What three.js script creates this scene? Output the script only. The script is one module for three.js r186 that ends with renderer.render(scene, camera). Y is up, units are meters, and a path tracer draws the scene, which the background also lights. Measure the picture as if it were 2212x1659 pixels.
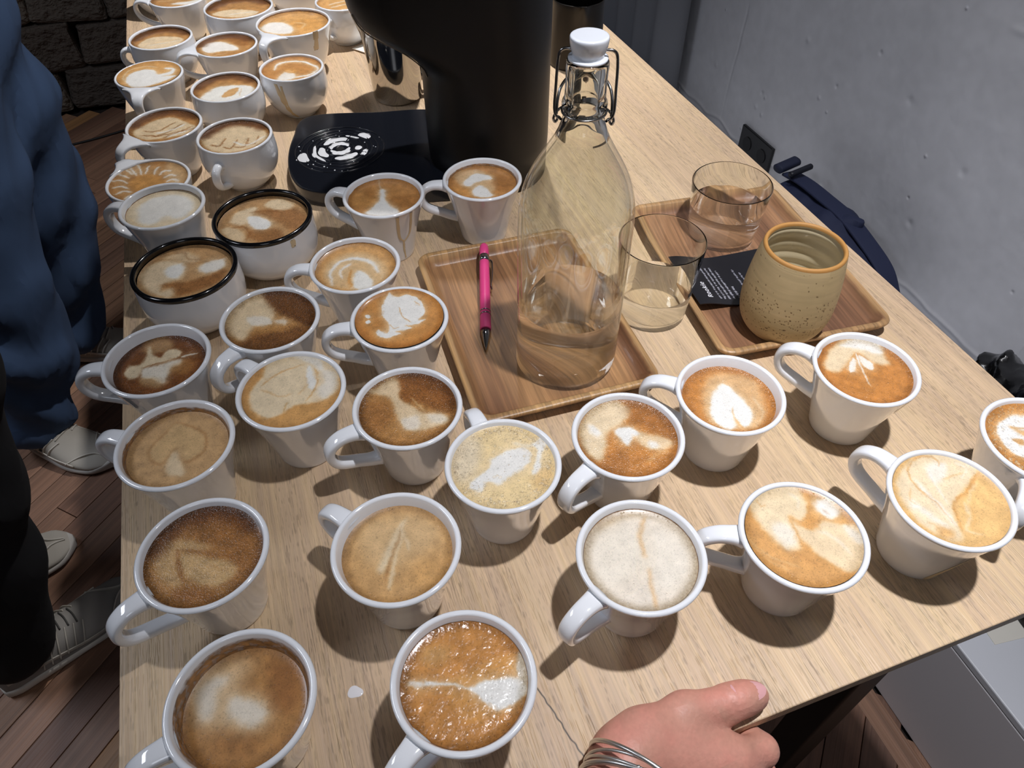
import * as THREE from 'three';
import { mergeGeometries, mergeVertices, toCreasedNormals } from 'three/addons/utils/BufferGeometryUtils.js';
import { RoundedBoxGeometry } from 'three/addons/geometries/RoundedBoxGeometry.js';
import { MarchingCubes } from 'three/addons/objects/MarchingCubes.js';
import { RectAreaLightUniformsLib } from 'three/addons/lights/RectAreaLightUniformsLib.js';

// ---------------------------------------------------------------- camera, light, exposure
const TOP = 0.9;                                   // height of the table top
const scene = new THREE.Scene();
scene.background = new THREE.Color(0x000000);
const camera = new THREE.PerspectiveCamera(2 * Math.atan(829.5 / 1575) * 180 / Math.PI, 2212 / 1659, 0.02, 30);
camera.position.set(0, TOP + 0.52, 0);
{ const pitch = Math.atan(1704 / 1575), yaw = Math.atan(823 / Math.hypot(1575, 1704));
  camera.lookAt(Math.sin(yaw) * Math.cos(pitch), TOP + 0.52 - Math.sin(pitch), -Math.cos(yaw) * Math.cos(pitch)); }
const renderer = new THREE.WebGLRenderer({ antialias: true });
renderer.toneMapping = THREE.LinearToneMapping;
renderer.toneMappingExposure = 1.0;
renderer.shadowMap.enabled = true;
RectAreaLightUniformsLib.init();
// two ceiling track spots over the table and soft panels further off in the room
const SPOTS = [
  { at: [0.375, TOP + 1.31, -0.205], aim: [0.60, TOP, -0.25], power: 6.8, cone: 0.72, blend: 1.0, color: 0xfbfaff, r: 1.15 },
  { at: [0.44, TOP + 1.31, -1.30], aim: [0.22, TOP, -1.42], power: 7.8, cone: 0.70, blend: 0.8, color: 0xfbf9fb, r: 1.15 },
  { at: [0.76, TOP + 1.45, -0.95], aim: [1.33, 0.62, -1.15], power: 2.6, cone: 0.50, blend: 0.9, color: 0xfbfbff, r: 1.15 },
];
const PANELS = [
  { at: [-1.75, 2.78, -1.2], size: [0.6, 1.2], power: 11, color: 0xe9f0ff },
  { at: [-0.4, 2.78, 1.4], size: [0.6, 1.2], power: 2.0, color: 0xe9f0ff },
];

// ---------------------------------------------------------------- helpers
function rng(seed) { let s = seed >>> 0; return () => { s = (s + 0x6d2b79f5) | 0; let t = Math.imul(s ^ (s >>> 15), 1 | s); t = (t + Math.imul(t ^ (t >>> 7), 61 | t)) ^ t; return ((t ^ (t >>> 14)) >>> 0) / 4294967296; }; }
const hash = (x, y, s) => { let h = Math.imul(x, 374761393) ^ Math.imul(y, 668265263) ^ Math.imul(s, 1274126177); h = Math.imul(h ^ (h >>> 13), 1274126177); return ((h ^ (h >>> 16)) >>> 0) / 4294967296; };
const sm = (t) => t * t * (3 - 2 * t);
function vn(x, y, s = 1) { const ix = Math.floor(x), iy = Math.floor(y), u = sm(x - ix), v = sm(y - iy);
  const a = hash(ix, iy, s), b = hash(ix + 1, iy, s), c = hash(ix, iy + 1, s), d = hash(ix + 1, iy + 1, s);
  return a + (b - a) * u + (c - a) * v + (a - b - c + d) * u * v; }
function vnp(x, y, px, py, s = 1) { const ix = Math.floor(x), iy = Math.floor(y), u = sm(x - ix), v = sm(y - iy), m = (a, b) => ((a % b) + b) % b, x0 = m(ix, px), x1 = m(ix + 1, px), y0 = m(iy, py), y1 = m(iy + 1, py);   // periodic
  const a = hash(x0, y0, s), b = hash(x1, y0, s), c = hash(x0, y1, s), d = hash(x1, y1, s); return a + (b - a) * u + (c - a) * v + (a - b - c + d) * u * v; }
function fbm(x, y, s = 1, o = 4) { let v = 0, a = 0.5, t = 0; for (let i = 0; i < o; i++) { v += a * vn(x, y, s + i * 17); t += a; a *= 0.5; x *= 2.03; y *= 2.03; } return v / t; }
const clamp = (x, a = 0, b = 1) => Math.min(b, Math.max(a, x));
const lerp = (a, b, t) => a + (b - a) * t;
const step = (a, b, x) => sm(clamp((x - a) / (b - a)));
const hex = (h) => [(h >> 16) & 255, (h >> 8) & 255, h & 255];
function tex(w, h, fn, srgb = true, repeat) {
  const d = new Uint8Array(w * h * 4);
  for (let y = 0, i = 0; y < h; y++) for (let x = 0; x < w; x++, i += 4) { const c = fn((x + 0.5) / w, (y + 0.5) / h, x, y); d[i] = clamp(c[0], 0, 255); d[i + 1] = clamp(c[1], 0, 255); d[i + 2] = clamp(c[2], 0, 255); d[i + 3] = c[3] === undefined ? 255 : c[3]; }
  const t = new THREE.DataTexture(d, w, h); t.colorSpace = srgb ? THREE.SRGBColorSpace : THREE.NoColorSpace; t.magFilter = THREE.LinearFilter; t.minFilter = THREE.LinearMipmapLinearFilter; t.wrapS = t.wrapT = THREE.RepeatWrapping;
  if (repeat) t.repeat.set(...repeat); t.needsUpdate = true; return t;
}
const std = (o) => new THREE.MeshStandardMaterial(o), phy = (o) => new THREE.MeshPhysicalMaterial(o);
const taken = new Map();
function numbered(n) { const k = taken.get(n) ?? 0; taken.set(n, k + 1); return k ? n + '_' + String(k).padStart(3, '0') : n; }
function lit(m) { m.castShadow = m.receiveShadow = true; return m; }
function tag(o, label, category, group, kind) { o.userData.label = label; if (category) o.userData.category = category; if (group) o.userData.group = group; if (kind) o.userData.kind = kind; return o; }
function thing(name, label, category, [x, y, z] = [0, 0, 0], turn = 0, group) { const g = new THREE.Group(); g.name = numbered(name); g.position.set(x, y, z); g.rotation.y = turn; scene.add(g); return tag(g, label, category, group); }
function part(name, geo, mat, parent, label) { const m = lit(new THREE.Mesh(geo, mat)); m.name = name; parent.add(m); if (label) m.userData.label = label; return m; }
function solo(name, geo, mat, label, category, [x, y, z] = [0, 0, 0], turn = 0, group) { const m = lit(new THREE.Mesh(geo, mat)); m.name = numbered(name); m.position.set(x, y, z); m.rotation.y = turn; scene.add(m); return tag(m, label, category, group); }
function struct(name, geo, mat, label) { const m = lit(new THREE.Mesh(geo, mat)); m.name = name; scene.add(m); m.userData.kind = 'structure'; m.userData.label = label; return m; }
const V2 = (a) => a.map(([x, y]) => new THREE.Vector2(x, y));
const V3 = (a) => a.map((p) => new THREE.Vector3(...p));
// smooth lathe: control points are resampled by a spline, sharp ones by repeating a point
function lathe(pts, seg = 64, smooth = 0) { let p = V2(pts); if (smooth) p = new THREE.SplineCurve(p).getPoints(smooth); p.forEach((q) => { q.x = Math.max(q.x, 0); }); return new THREE.LatheGeometry(p, seg); }
const spl = (pts, n) => new THREE.CatmullRomCurve3(pts.map(([x, y]) => new THREE.Vector3(x, y, 0)), false, 'centripetal').getPoints(n).map((p) => new THREE.Vector2(Math.max(0, p.x), p.y));
const moved = (g, x, y, z) => g.translate(x, y, z);
// box with uv in metres (long side of the grain along v)
function planar(geo, axisU = 'x', axisV = 'z', su = 1, sv = 1, ou = 0, ov = 0) { const p = geo.attributes.position, uv = new Float32Array(p.count * 2), g = { x: (i) => p.getX(i), y: (i) => p.getY(i), z: (i) => p.getZ(i) };
  for (let i = 0; i < p.count; i++) { uv[2 * i] = g[axisU](i) * su + ou; uv[2 * i + 1] = g[axisV](i) * sv + ov; } geo.setAttribute('uv', new THREE.BufferAttribute(uv, 2)); return geo; }
// sweep of a superellipse section along a curve; side = direction of the width
function sweep(points, n, width, thick, side, power = 2.6, closed = false, m = 18) {
  const curve = new THREE.CatmullRomCurve3(V3(points), closed, 'centripetal'), pos = [], idx = [], uv = [], S = new THREE.Vector3(...side).normalize();
  const wf = typeof width === 'function' ? width : () => width, tf = typeof thick === 'function' ? thick : () => thick;
  for (let i = 0; i <= n; i++) { const t = i / n, c = curve.getPointAt(t), T = curve.getTangentAt(t), B = S.clone().addScaledVector(T, -S.dot(T)).normalize(), N = new THREE.Vector3().crossVectors(T, B);
    for (let k = 0; k < m; k++) { const a = k / m * 2 * Math.PI, ca = Math.cos(a), sa = Math.sin(a), x = Math.sign(ca) * Math.abs(ca) ** (2 / power) * wf(t) / 2, y = Math.sign(sa) * Math.abs(sa) ** (2 / power) * tf(t) / 2;
      pos.push(c.x + B.x * x + N.x * y, c.y + B.y * x + N.y * y, c.z + B.z * x + N.z * y); uv.push(k / m, t); } }
  for (let i = 0; i < n; i++) for (let k = 0; k < m; k++) { const a = i * m + k, b = i * m + (k + 1) % m; idx.push(a, b, a + m, b, b + m, a + m); }
  if (!closed) for (const e of [0, n]) { const base = e * m, c = pos.length / 3; let x = 0, y = 0, z = 0; for (let k = 0; k < m; k++) { x += pos[(base + k) * 3]; y += pos[(base + k) * 3 + 1]; z += pos[(base + k) * 3 + 2]; } pos.push(x / m, y / m, z / m); uv.push(0.5, e / n);
    for (let k = 0; k < m; k++) e ? idx.push(base + k, base + (k + 1) % m, c) : idx.push(base + (k + 1) % m, base + k, c); }
  const g = new THREE.BufferGeometry(); g.setAttribute('position', new THREE.Float32BufferAttribute(pos, 3)); g.setAttribute('uv', new THREE.Float32BufferAttribute(uv, 2)); g.setIndex(idx); g.computeVertexNormals(); return g;
}
function tube(points, r, seg = 32, rs = 8, closed = false) { return new THREE.TubeGeometry(new THREE.CatmullRomCurve3(V3(points), closed, 'centripetal'), seg, r, rs, closed); }
// rings of equal point count -> skin
function loft(rings, capA = true, capB = true) { const m = rings[0].length, pos = [], uv = [], idx = []; rings.forEach((r, i) => r.forEach((p, k) => { pos.push(...p); uv.push(k / m, i / (rings.length - 1)); }));
  for (let i = 0; i < rings.length - 1; i++) for (let k = 0; k < m; k++) { const a = i * m + k, b = i * m + (k + 1) % m; idx.push(a, a + m, b, b, a + m, b + m); }
  for (const [on, i] of [[capA, 0], [capB, rings.length - 1]]) if (on) { const c = pos.length / 3, q = rings[i].reduce((s, p) => [s[0] + p[0] / m, s[1] + p[1] / m, s[2] + p[2] / m], [0, 0, 0]); pos.push(...q); uv.push(0.5, 0.5); for (let k = 0; k < m; k++) i ? idx.push(i * m + k, c, i * m + (k + 1) % m) : idx.push(i * m + (k + 1) % m, c, i * m + k); }
  const g = new THREE.BufferGeometry(); g.setAttribute('position', new THREE.Float32BufferAttribute(pos, 3)); g.setAttribute('uv', new THREE.Float32BufferAttribute(uv, 2)); g.setIndex(idx); g.computeVertexNormals(); return g; }
// smooth body from tapered capsules: bones [ax,ay,az,ra, bx,by,bz,rb], k = blend
function flesh(bones, k, cell, warp) {
  const lo = [1e9, 1e9, 1e9], hi = [-1e9, -1e9, -1e9];
  for (const b of bones) for (const o of [0, 4]) for (let a = 0; a < 3; a++) { lo[a] = Math.min(lo[a], b[o + a] - b[o + 3] - 3 * cell); hi[a] = Math.max(hi[a], b[o + a] + b[o + 3] + 3 * cell); }
  const size = Math.max(hi[0] - lo[0], hi[1] - lo[1], hi[2] - lo[2]), res = Math.ceil(size / cell), half = res / 2, mc = new MarchingCubes(res, new THREE.MeshBasicMaterial(), false, false, 400000);
  mc.isolation = 0; const c = [0, 1, 2].map((a) => (lo[a] + hi[a]) / 2), h = size / 2;
  const F = mc.field, st = 2 * h / res, at = (v, a) => (v - c[a]) / h * half + half; F.fill(1e3);
  for (const b of bones) { const kk = b[8] ?? k, m = Math.max(b[3], b[7]) + kk + 4 * st, ex = b[4] - b[0], ey = b[5] - b[1], ez = b[6] - b[2], l = ex * ex + ey * ey + ez * ez;   // only the cells near the bone
    const R = [0, 1, 2].map((a) => [Math.max(0, Math.floor(at(Math.min(b[a], b[4 + a]) - m, a))), Math.min(res - 1, Math.ceil(at(Math.max(b[a], b[4 + a]) + m, a)))]);
    for (let z = R[2][0]; z <= R[2][1]; z++) for (let y = R[1][0]; y <= R[1][1]; y++) for (let x = R[0][0]; x <= R[0][1]; x++) {
      const fx = c[0] + (x - half) * st - b[0], fy = c[1] + (y - half) * st - b[1], fz = c[2] + (z - half) * st - b[2], t = l > 0 ? clamp((fx * ex + fy * ey + fz * ez) / l) : 0, i = x + y * res + z * res * res, d = F[i];
      const q = Math.hypot(fx - ex * t, fy - ey * t, fz - ez * t) - lerp(b[3], b[7], t), hh = Math.max(kk - Math.abs(d - q), 0) / kk; F[i] = Math.min(d, q) - hh * hh * kk / 4; } }
  for (let z = 0, i = 0; z < res; z++) for (let y = 0; y < res; y++) for (let x = 0; x < res; x++, i++) { let d = F[i]; if (warp && Math.abs(d) < 5 * st + 0.02) d += warp(c[0] + (x - half) * st, c[1] + (y - half) * st, c[2] + (z - half) * st); F[i] = -Math.min(d, 1); }
  mc.update(); const n = mc.count, p = mc.positionArray.slice(0, n * 3), q = mc.normalArray.slice(0, n * 3);
  for (let i = 0; i < n; i++) for (let a = 0; a < 3; a++) p[3 * i + a] = c[a] + p[3 * i + a] * h;
  let g = new THREE.BufferGeometry(); g.setAttribute('position', new THREE.BufferAttribute(p, 3)); g = mergeVertices(g, 1e-5); g.computeVertexNormals(); return g;
}
const CUPS = [
  {"k":"c1","t":"A","x":-0.1,"z":-0.2012,"r":0.0448,"h":0.075,"f":0.0135,"hd":166.5,"base":"T","ring":0.35,"rs":0.85,"bp":0,"sp":0.35,"lab":"white cup of latte with two soft pale blobs and a brown-stained inner wall","art":[["bC",0.55,0.22,0,0,[-76,-83,-16,-93,22,-73,-5,-35,36,6,37,38,-22,35,-80,-1]],["bB",0.55,0.16,0,0,[48,-67,84,-40,84,15,63,32,33,8,40,-27]],["bB",0.35,0.15,0,0,[-50,27,21,48,6,72,-47,51]],["bw",0.9,0.09,0,0,[-24,-23,-2,-18,26,5,29,22,10,34,-15,19,-28,-1]],["bw",0.85,0.1,0,0,[-69,-58,-46,-66,-21,-62,-32,-50,-46,-39,-50,-14,-58,2,-72,-9,-77,-31]]]},
  {"k":"c2","t":"A","x":-0.1152,"z":-0.3115,"r":0.0449,"h":0.075,"f":0.005,"hd":155.1,"base":"T","ring":0.85,"rs":0.3,"bp":1,"sp":0.8,"lab":"white cup of dark brown latte with two faint cream wedges and grainy crema","art":[["bB",0.5,0.2,0,0,[-14,-98,51,-90,98,-21,90,47,49,69,26,0,-17,-29]],["bc",0.8,0.06,0,0,[-38,-15,3,8,52,41,44,55,21,69,-21,45,-35,20]],["bc",0.7,0.08,0,0,[-70,-51,-39,-48,16,-10,-18,-14,-43,-17,-41,24,-36,49,-69,28,-82,-14]],["bB",0.55,0.1,0,0,[-54,52,-1,65,20,85,-23,86,-54,68]],["sB",0.8,0.03,0.03,0.03,[-43,-28,-41,1,-36,46]],["sB",0.7,0.03,0.02,0.03,[-46,-26,4,-2,47,23,60,38]],["sB",0.5,0.03,0.015,0.01,[2,23,26,38,51,44]]]},
  {"k":"c3","t":"A","x":0.0112,"z":-0.2712,"r":0.0452,"h":0.075,"f":0.0095,"hd":-127.5,"base":"t","ring":0.5,"rs":0.08,"bp":0,"sp":0.35,"lab":"white cup of tan latte with a faint streaked fern, by the milk drop","art":[["bC",0.35,0.25,0,0,[-57,-71,37,-75,91,-19,43,18,-45,14]],["sC",0.95,0.07,0.04,0.17,[35,-68,1,-29,-40,30]],["sC",0.85,0.04,0.02,0.08,[32,-62,1,-4,-30,66]],["sC",0.75,0.04,0.03,0.06,[22,-62,20,3]],["sB",0.45,0.03,0.02,0.04,[21,-51,-5,-6,-33,45]],["bO",0.3,0.2,0,0,[20,37,75,36,63,79,13,88]]]},
  {"k":"c4","t":"A","x":0.0288,"z":-0.1688,"r":0.0448,"h":0.075,"f":0.0065,"hd":146.5,"base":"o","ring":0.6,"rs":0.35,"bp":3,"sp":0.1,"lab":"white cup with bubbly glossy orange foam split by a white wedge","art":[["bc",0.4,0.12,0,0,[-54,-74,-9,-64,-13,-42,-50,-47]],["bO",0.9,0.06,0,0,[-25,-8,24,-18,80,-19,87,10,44,6,3,6]],["bO",0.8,0.08,0,0,[-28,0,3,13,18,42,34,58,-2,64,-28,29]],["bW",0.85,0.03,0,0,[95,-18,100,9,92,34,82,28,85,4]],["bW",1,0.035,0,0,[-86,-30,-28,-9,10,10,37,9,68,16,90,31,89,44,65,55,36,54,20,37,8,16,-29,-4,-85,-25]]]},
  {"k":"c5","t":"A","x":0.1682,"z":-0.209,"r":0.0451,"h":0.075,"f":0.0065,"hd":158.0,"base":"M","ring":0.62,"rs":0.4,"bp":0,"sp":0.2,"lab":"white cup of nearly white flat milk foam with two thin tan strokes","art":[["bW",0.4,0.2,0,0,[-63,-54,19,-65,2,2,-72,32,-92,0]],["bW",0.45,0.2,0,0,[51,-47,88,0,64,55,5,65,17,7]],["sO",0.75,0.05,0.05,0.05,[48,-73,21,-47,10,0]],["sO",0.75,0.05,0.03,0.06,[5,19,-3,50,-18,93]],["bc",0.5,0.15,0,0,[-55,-99,-3,-105,49,-94,71,-75,8,-87,-44,-81]]]},
  {"k":"c6","t":"A","x":0.2824,"z":-0.1854,"r":0.0449,"h":0.075,"f":0.0022,"hd":-156.1,"base":"O","ring":0.35,"rs":0,"bp":0,"sp":0.35,"lab":"brim-full white cup with cream-coloured folded wings on amber foam","art":[["bC",0.95,0.06,0,0,[-36,-113,3,-113,44,-95,49,-64,37,-38,12,-26,0,-40,-14,6,-21,22,-39,19,-52,-8,-59,-50,-57,-86]],["bC",0.9,0.05,0,0,[-4,-34,18,-4,50,-11,73,1,99,14,90,56,60,83,33,87,6,50,-8,8]],["bW",0.9,0.05,0,0,[59,-53,80,-53,89,-31,84,-14,63,-14,52,-29]],["bW",0.7,0.06,0,0,[76,6,92,22,93,51,81,46,74,23]],["bW",0.6,0.08,0,0,[-38,-35,-13,-26,-20,10,-38,11,-45,-13]],["sO",0.9,0.03,0.03,0.02,[-3,-41,-7,-13,-13,10,-3,30]],["sO",0.9,0.03,0.05,0.03,[53,-55,35,-35,24,-24,36,-16]],["sB",0.5,0.03,0.03,0.01,[62,-33,70,-19]],["sC",0.5,0.03,0.025,0.015,[-95,-41,-89,-7,-67,25,-38,51]],["sC",0.4,0.03,0.02,0.015,[-97,-21,-83,19,-58,51]],["sB",0.3,0.05,0.04,0.03,[-54,5,-31,31,-6,63]],["sW",0.5,0.04,0.04,0.03,[26,-83,35,-65,25,-46]],["sW",0.5,0.05,0.06,0.04,[31,0,49,24,56,61]],["sO",0.6,0.02,0.02,0.02,[-37,-90,-36,-75,-25,-75]]]},
  {"k":"c7","t":"A","x":0.4017,"z":-0.1755,"r":0.0447,"h":0.075,"f":0.003,"hd":-109.8,"base":"o2","ring":0.15,"rs":0.1,"bp":0,"sp":0.35,"lab":"white cup full of swirled white and orange milk, coffee drip on its foot","art":[["bC",1,0.06,0,0,[-51,-76,11,-95,59,-86,93,-45,85,-27,31,-7,-3,12,-27,45,-33,72,-58,71,-75,49,-86,20,-85,-17,-75,-52]],["sW",0.9,0.05,0.05,0.08,[-27,-59,-30,-20,-29,22,-30,48]],["sW",0.85,0.07,0.1,0.08,[-69,-27,-64,2,-55,26,-42,49]],["bW",0.7,0.06,0,0,[12,-74,51,-68,17,-39,-3,-42]],["sO",0.9,0.02,0.025,0.02,[33,-66,39,-81,17,-93,-9,-90,-31,-73,-37,-47,-31,-5,-30,44]],["sO",0.9,0.03,0.06,0.03,[93,-32,51,-7,3,7,-16,34,-27,63]],["sO",0.7,0.03,0.02,0.02,[17,-39,45,-39,70,-37]],["sC",0.8,0.03,0.05,0.03,[18,12,4,41,-19,62,3,77]],["bO",0.7,0.08,0,0,[-63,39,-43,50,-47,67,-72,58]],["sO",0.6,0.02,0.025,0.015,[-48,-43,-69,-23,-63,-7]],["sW",0.8,0.03,0.045,0.02,[10,-66,-2,-34,-11,6]],["sW",0.6,0.03,0.035,0.03,[69,-62,80,-46,54,-28]],["sO",0.55,0.02,0.025,0.01,[25,15,15,41,-9,64]],["sO",0.5,0.02,0.02,0.01,[-70,26,-63,36,-70,48]],["sW",0.7,0.04,0.05,0.05,[-75,-15,-73,-5,-62,-9]],["sC",0.6,0.04,0.05,0.03,[71,-12,32,9,11,36]]]},
  {"k":"c8","t":"A","x":0.5068,"z":-0.1946,"r":0.0448,"h":0.075,"f":0.004,"hd":142.2,"base":"o","ring":0.3,"rs":0.3,"bp":2,"sp":0.35,"lab":"white cup with a bright white tulip beside the swirled-milk cup","art":[["bW",1,0.03,0,0,[-52,-57,-12,-71,25,-65,49,-49,28,-29,-7,-34,-28,-53,-18,-23,-9,7,-31,29,-63,11,-70,-19]],["sO",0.8,0.02,0.02,0.04,[-32,-54,-11,-41,28,-38]],["bO",0.8,0.03,0,0,[-48,-25,-25,-16,-36,-5]]]},
  {"k":"c9","t":"A","x":0.4284,"z":-0.3057,"r":0.0444,"h":0.075,"f":0.0055,"hd":-128.3,"base":"o3","ring":0.5,"rs":0.1,"bp":1,"sp":0.35,"lab":"white cup with a cream fan and three thin petals, beside the clay cup","art":[["bC",0.95,0.07,0,0,[-70,-47,-41,-75,4,-96,48,-94,86,-73,74,-29,63,3,38,-12,28,-45,18,-54,-21,-32,-54,-17,-74,-33]],["bW",0.9,0.06,0,0,[-4,-84,47,-92,84,-70,70,-30,38,-58,21,-70]],["bW",0.9,0.02,0,0,[3,-46,-20,-29,-32,-7,-22,-6,3,-32]],["bW",0.9,0.02,0,0,[20,-45,32,-16,21,4,12,-1,10,-24]],["sW",0.9,0.015,0.05,0.01,[18,-52,-4,-2,-17,44]],["sO",0.8,0.02,0.03,0.02,[16,-55,-12,-37,-35,-13]]]},
  {"k":"c10","t":"A","x":0.3042,"z":-0.3188,"r":0.0449,"h":0.075,"f":0.0095,"hd":-140.2,"base":"o3","ring":0.4,"rs":0,"bp":1,"sp":0.35,"lab":"white cup holding a single white heart-shaped drop on orange foam","art":[["bC",0.5,0.12,0,0,[0,-80,83,-33,70,31,16,87,-68,37]],["bW",1,0.04,0,0,[18,-44,23,-19,30,11,27,49,9,72,-9,74,-12,51,-32,73,-54,58,-58,29,-39,-7,-8,-36]],["sO",0.7,0.02,0.03,0.02,[-2,22,-15,55,-11,78]],["sC",0.6,0.04,0.05,0.03,[56,10,49,57,11,88]]]},
  {"k":"c11","t":"A","x":0.2055,"z":-0.3075,"r":0.0445,"h":0.075,"f":0.005,"hd":156.2,"base":"o3","ring":0.5,"rs":0.35,"bp":1,"sp":0.35,"lab":"white cup with three small white patches on blotchy orange foam","art":[["bC",0.95,0.09,0,0,[-79,-61,-37,-95,14,-98,39,-68,-2,-33,-31,-26,-51,9,-74,34,-92,15,-93,-27]],["bB",0.5,0.14,0,0,[38,-87,94,-53,96,32,81,39,52,-6,22,-38]],["bB",0.35,0.12,0,0,[-66,32,-19,33,-35,79,-75,65]],["bC",0.8,0.07,0,0,[13,-6,59,14,84,40,68,51,26,38]],["bW",1,0.04,0,0,[-14,-27,17,-22,27,-2,10,3,-9,19,-15,1]],["bW",0.9,0.06,0,0,[-62,-59,-49,-46,-45,-27,-59,-23,-63,-38]],["bW",0.8,0.05,0,0,[34,22,52,29,50,40,32,39]],["sc",0.6,0.05,0.06,0.04,[11,68,45,55,64,58]]]},
  {"k":"c12","t":"A","x":0.1041,"z":-0.3136,"r":0.0445,"h":0.075,"f":0.0045,"hd":-94.3,"base":"y","ring":0.1,"rs":0.3,"bp":2,"sp":0.35,"lab":"white cup of pale yellow foam ringed with coarse bubbles and a white leaf","art":[["bM",0.6,0.15,0,0,[-75,-90,-29,-87,-39,-25,-86,14,-97,-15]],["bW",1,0.03,0,0,[-64,11,-28,-6,-17,-21,20,-33,59,-23,55,2,28,20,-4,29,-21,38,-40,25,-62,42,-77,23]],["bW",0.95,0.03,0,0,[69,-26,94,-40,97,-26,75,2,61,32,43,36,62,7,74,-18]],["sW",0.6,0.05,0.04,0.06,[36,-48,56,-32,79,-29]],["bO",0.3,0.12,0,0,[43,44,86,25,71,63,41,76]]]},
  {"k":"c13","t":"A","x":0.0498,"z":-0.3939,"r":0.0447,"h":0.075,"f":0.0045,"hd":171.4,"base":"T","ring":0.8,"rs":0.2,"bp":1,"sp":0.8,"lab":"white cup of brown speckled foam crossed by a pale bird-like streak","art":[["bB",0.8,0.08,0,0,[2,-93,35,-104,81,-69,101,-1,87,38,54,26,27,-9,-2,-19,-10,-48]],["bD",0.3,0.1,0,0,[28,-99,80,-65,96,1,86,27,62,-22,25,-65]],["bC",0.8,0.06,0,0,[-70,-72,-43,-85,-6,-95,-3,-60,-10,-36,6,-9,29,24,72,43,67,59,44,64,-1,59,-21,35,-28,1,-29,-40,-46,-58]],["bw",0.8,0.05,0,0,[-19,25,13,24,12,53,-15,52]],["bw",0.7,0.05,0,0,[32,29,64,38,68,56,41,54]],["bB",0.4,0.12,0,0,[-91,-43,-41,-36,-36,12,-74,43,-95,1]],["sc",0.7,0.03,0.03,0.05,[13,-28,21,-7,30,18]]]},
  {"k":"c14","t":"A","x":-0.0365,"z":-0.4442,"r":0.0451,"h":0.075,"f":0.0035,"hd":-124.9,"base":"o2b","ring":0.25,"rs":0.1,"bp":0,"sp":0.35,"lab":"white cup brim-full with a wide marbled cream fan","art":[["bC",1,0.05,0,0,[-40,-94,6,-105,57,-89,95,-46,97,1,78,39,36,46,1,43,-51,59,-75,37,-85,3,-69,-43,-52,-59]],["bW",0.8,0.05,0,0,[16,-100,57,-85,76,-45,65,-41,44,-72]],["bW",0.95,0.03,0,0,[43,-64,49,-35,49,-1,38,12,33,-21]],["bW",0.6,0.06,0,0,[66,-44,93,-19,79,32,52,38,48,14,68,-9]],["sO",0.8,0.02,0.03,0.02,[-58,-35,-16,-62,35,-69]],["sO",0.6,0.03,0.03,0.02,[-59,-24,-24,5,-2,7]],["sO",0.85,0.02,0.02,0.03,[22,38,42,12,56,-25,53,-55]],["sO",0.7,0.02,0.03,0.02,[-28,69,-19,41,-11,26]],["sO",0.5,0.03,0.03,0.02,[10,15,31,-7,33,-37]]]},
  {"k":"c15","t":"A","x":-0.1293,"z":-0.4174,"r":0.0453,"h":0.075,"f":0.0095,"hd":-149.0,"base":"t2","ring":0.3,"rs":0.7,"bp":0,"sp":0.35,"lab":"white cup of beige latte with a faint outlined heart and stained inner rim","art":[["bc",0.7,0.1,0,0,[-7,-77,30,-53,55,-18,52,15,28,38,7,34,-3,-5,-12,11,-31,26,-53,6,-58,-18,-34,-42]],["sB",0.5,0.04,0.03,0.04,[-4,-79,-32,-45,-55,-19,-53,6,-33,27,-17,12,-4,-5]],["sB",0.5,0.04,0.05,0.04,[-4,-79,30,-52,53,-20,53,12,28,36,7,32,-3,-5]],["bC",0.8,0.06,0,0,[-3,1,4,36,9,67,-18,60,-26,38]]]},
  {"k":"c16","t":"A","x":-0.1407,"z":-0.5186,"r":0.0453,"h":0.075,"f":0.0105,"hd":-167.2,"base":"d","ring":0.8,"rs":0.08,"bp":1,"sp":0.7,"lab":"white cup with a white butterfly shape on very dark brown foam","art":[["bc",0.6,0.08,0,0,[-31,-98,11,-109,31,-55,-6,-47,-32,-56]],["bC",0.95,0.04,0,0,[-24,-79,-16,-47,1,-28,15,-48,44,-44,47,-24,24,-12,-22,-10,-36,-7,-50,19,-68,16,-79,-5,-68,-25,-45,-21,-32,-40]],["bw",0.95,0.04,0,0,[-37,-4,3,-5,45,-9,43,7,18,18,8,57,-13,38,-38,23]],["bc",0.5,0.08,0,0,[-43,23,7,45,2,66,-33,53]],["sB",0.9,0.012,0.015,0.02,[-40,-9,9,-13,56,-18]],["sw",0.9,0.02,0.06,0.03,[46,-16,84,-16]],["bO",0.5,0.1,0,0,[18,14,55,-1,75,14,48,44]]]},
  {"k":"c17","t":"A","x":-0.0424,"z":-0.5388,"r":0.045,"h":0.075,"f":0.0035,"hd":142.2,"base":"T","ring":0.75,"rs":0.2,"bp":1,"sp":0.9,"lab":"white cup with foam half pale cream and half dark speckled brown","art":[["bD",0.75,0.1,0,0,[-15,-107,37,-105,88,-54,99,11,84,52,49,16,12,-27,-4,-70]],["bD",0.6,0.12,0,0,[-73,46,19,36,75,51,42,87,-16,94,-65,74]],["bC",0.85,0.09,0,0,[-95,-54,-65,-94,-20,-114,2,-60,12,-27,0,7,-39,9,-64,45,-89,23,-101,-20]],["bw",0.9,0.04,0,0,[-49,-29,-4,-10,3,13,-44,3]],["bw",0.7,0.05,0,0,[10,2,34,13,32,25,13,16]],["bO",0.5,0.1,0,0,[-40,15,20,23,45,45,-10,43]]]},
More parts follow.
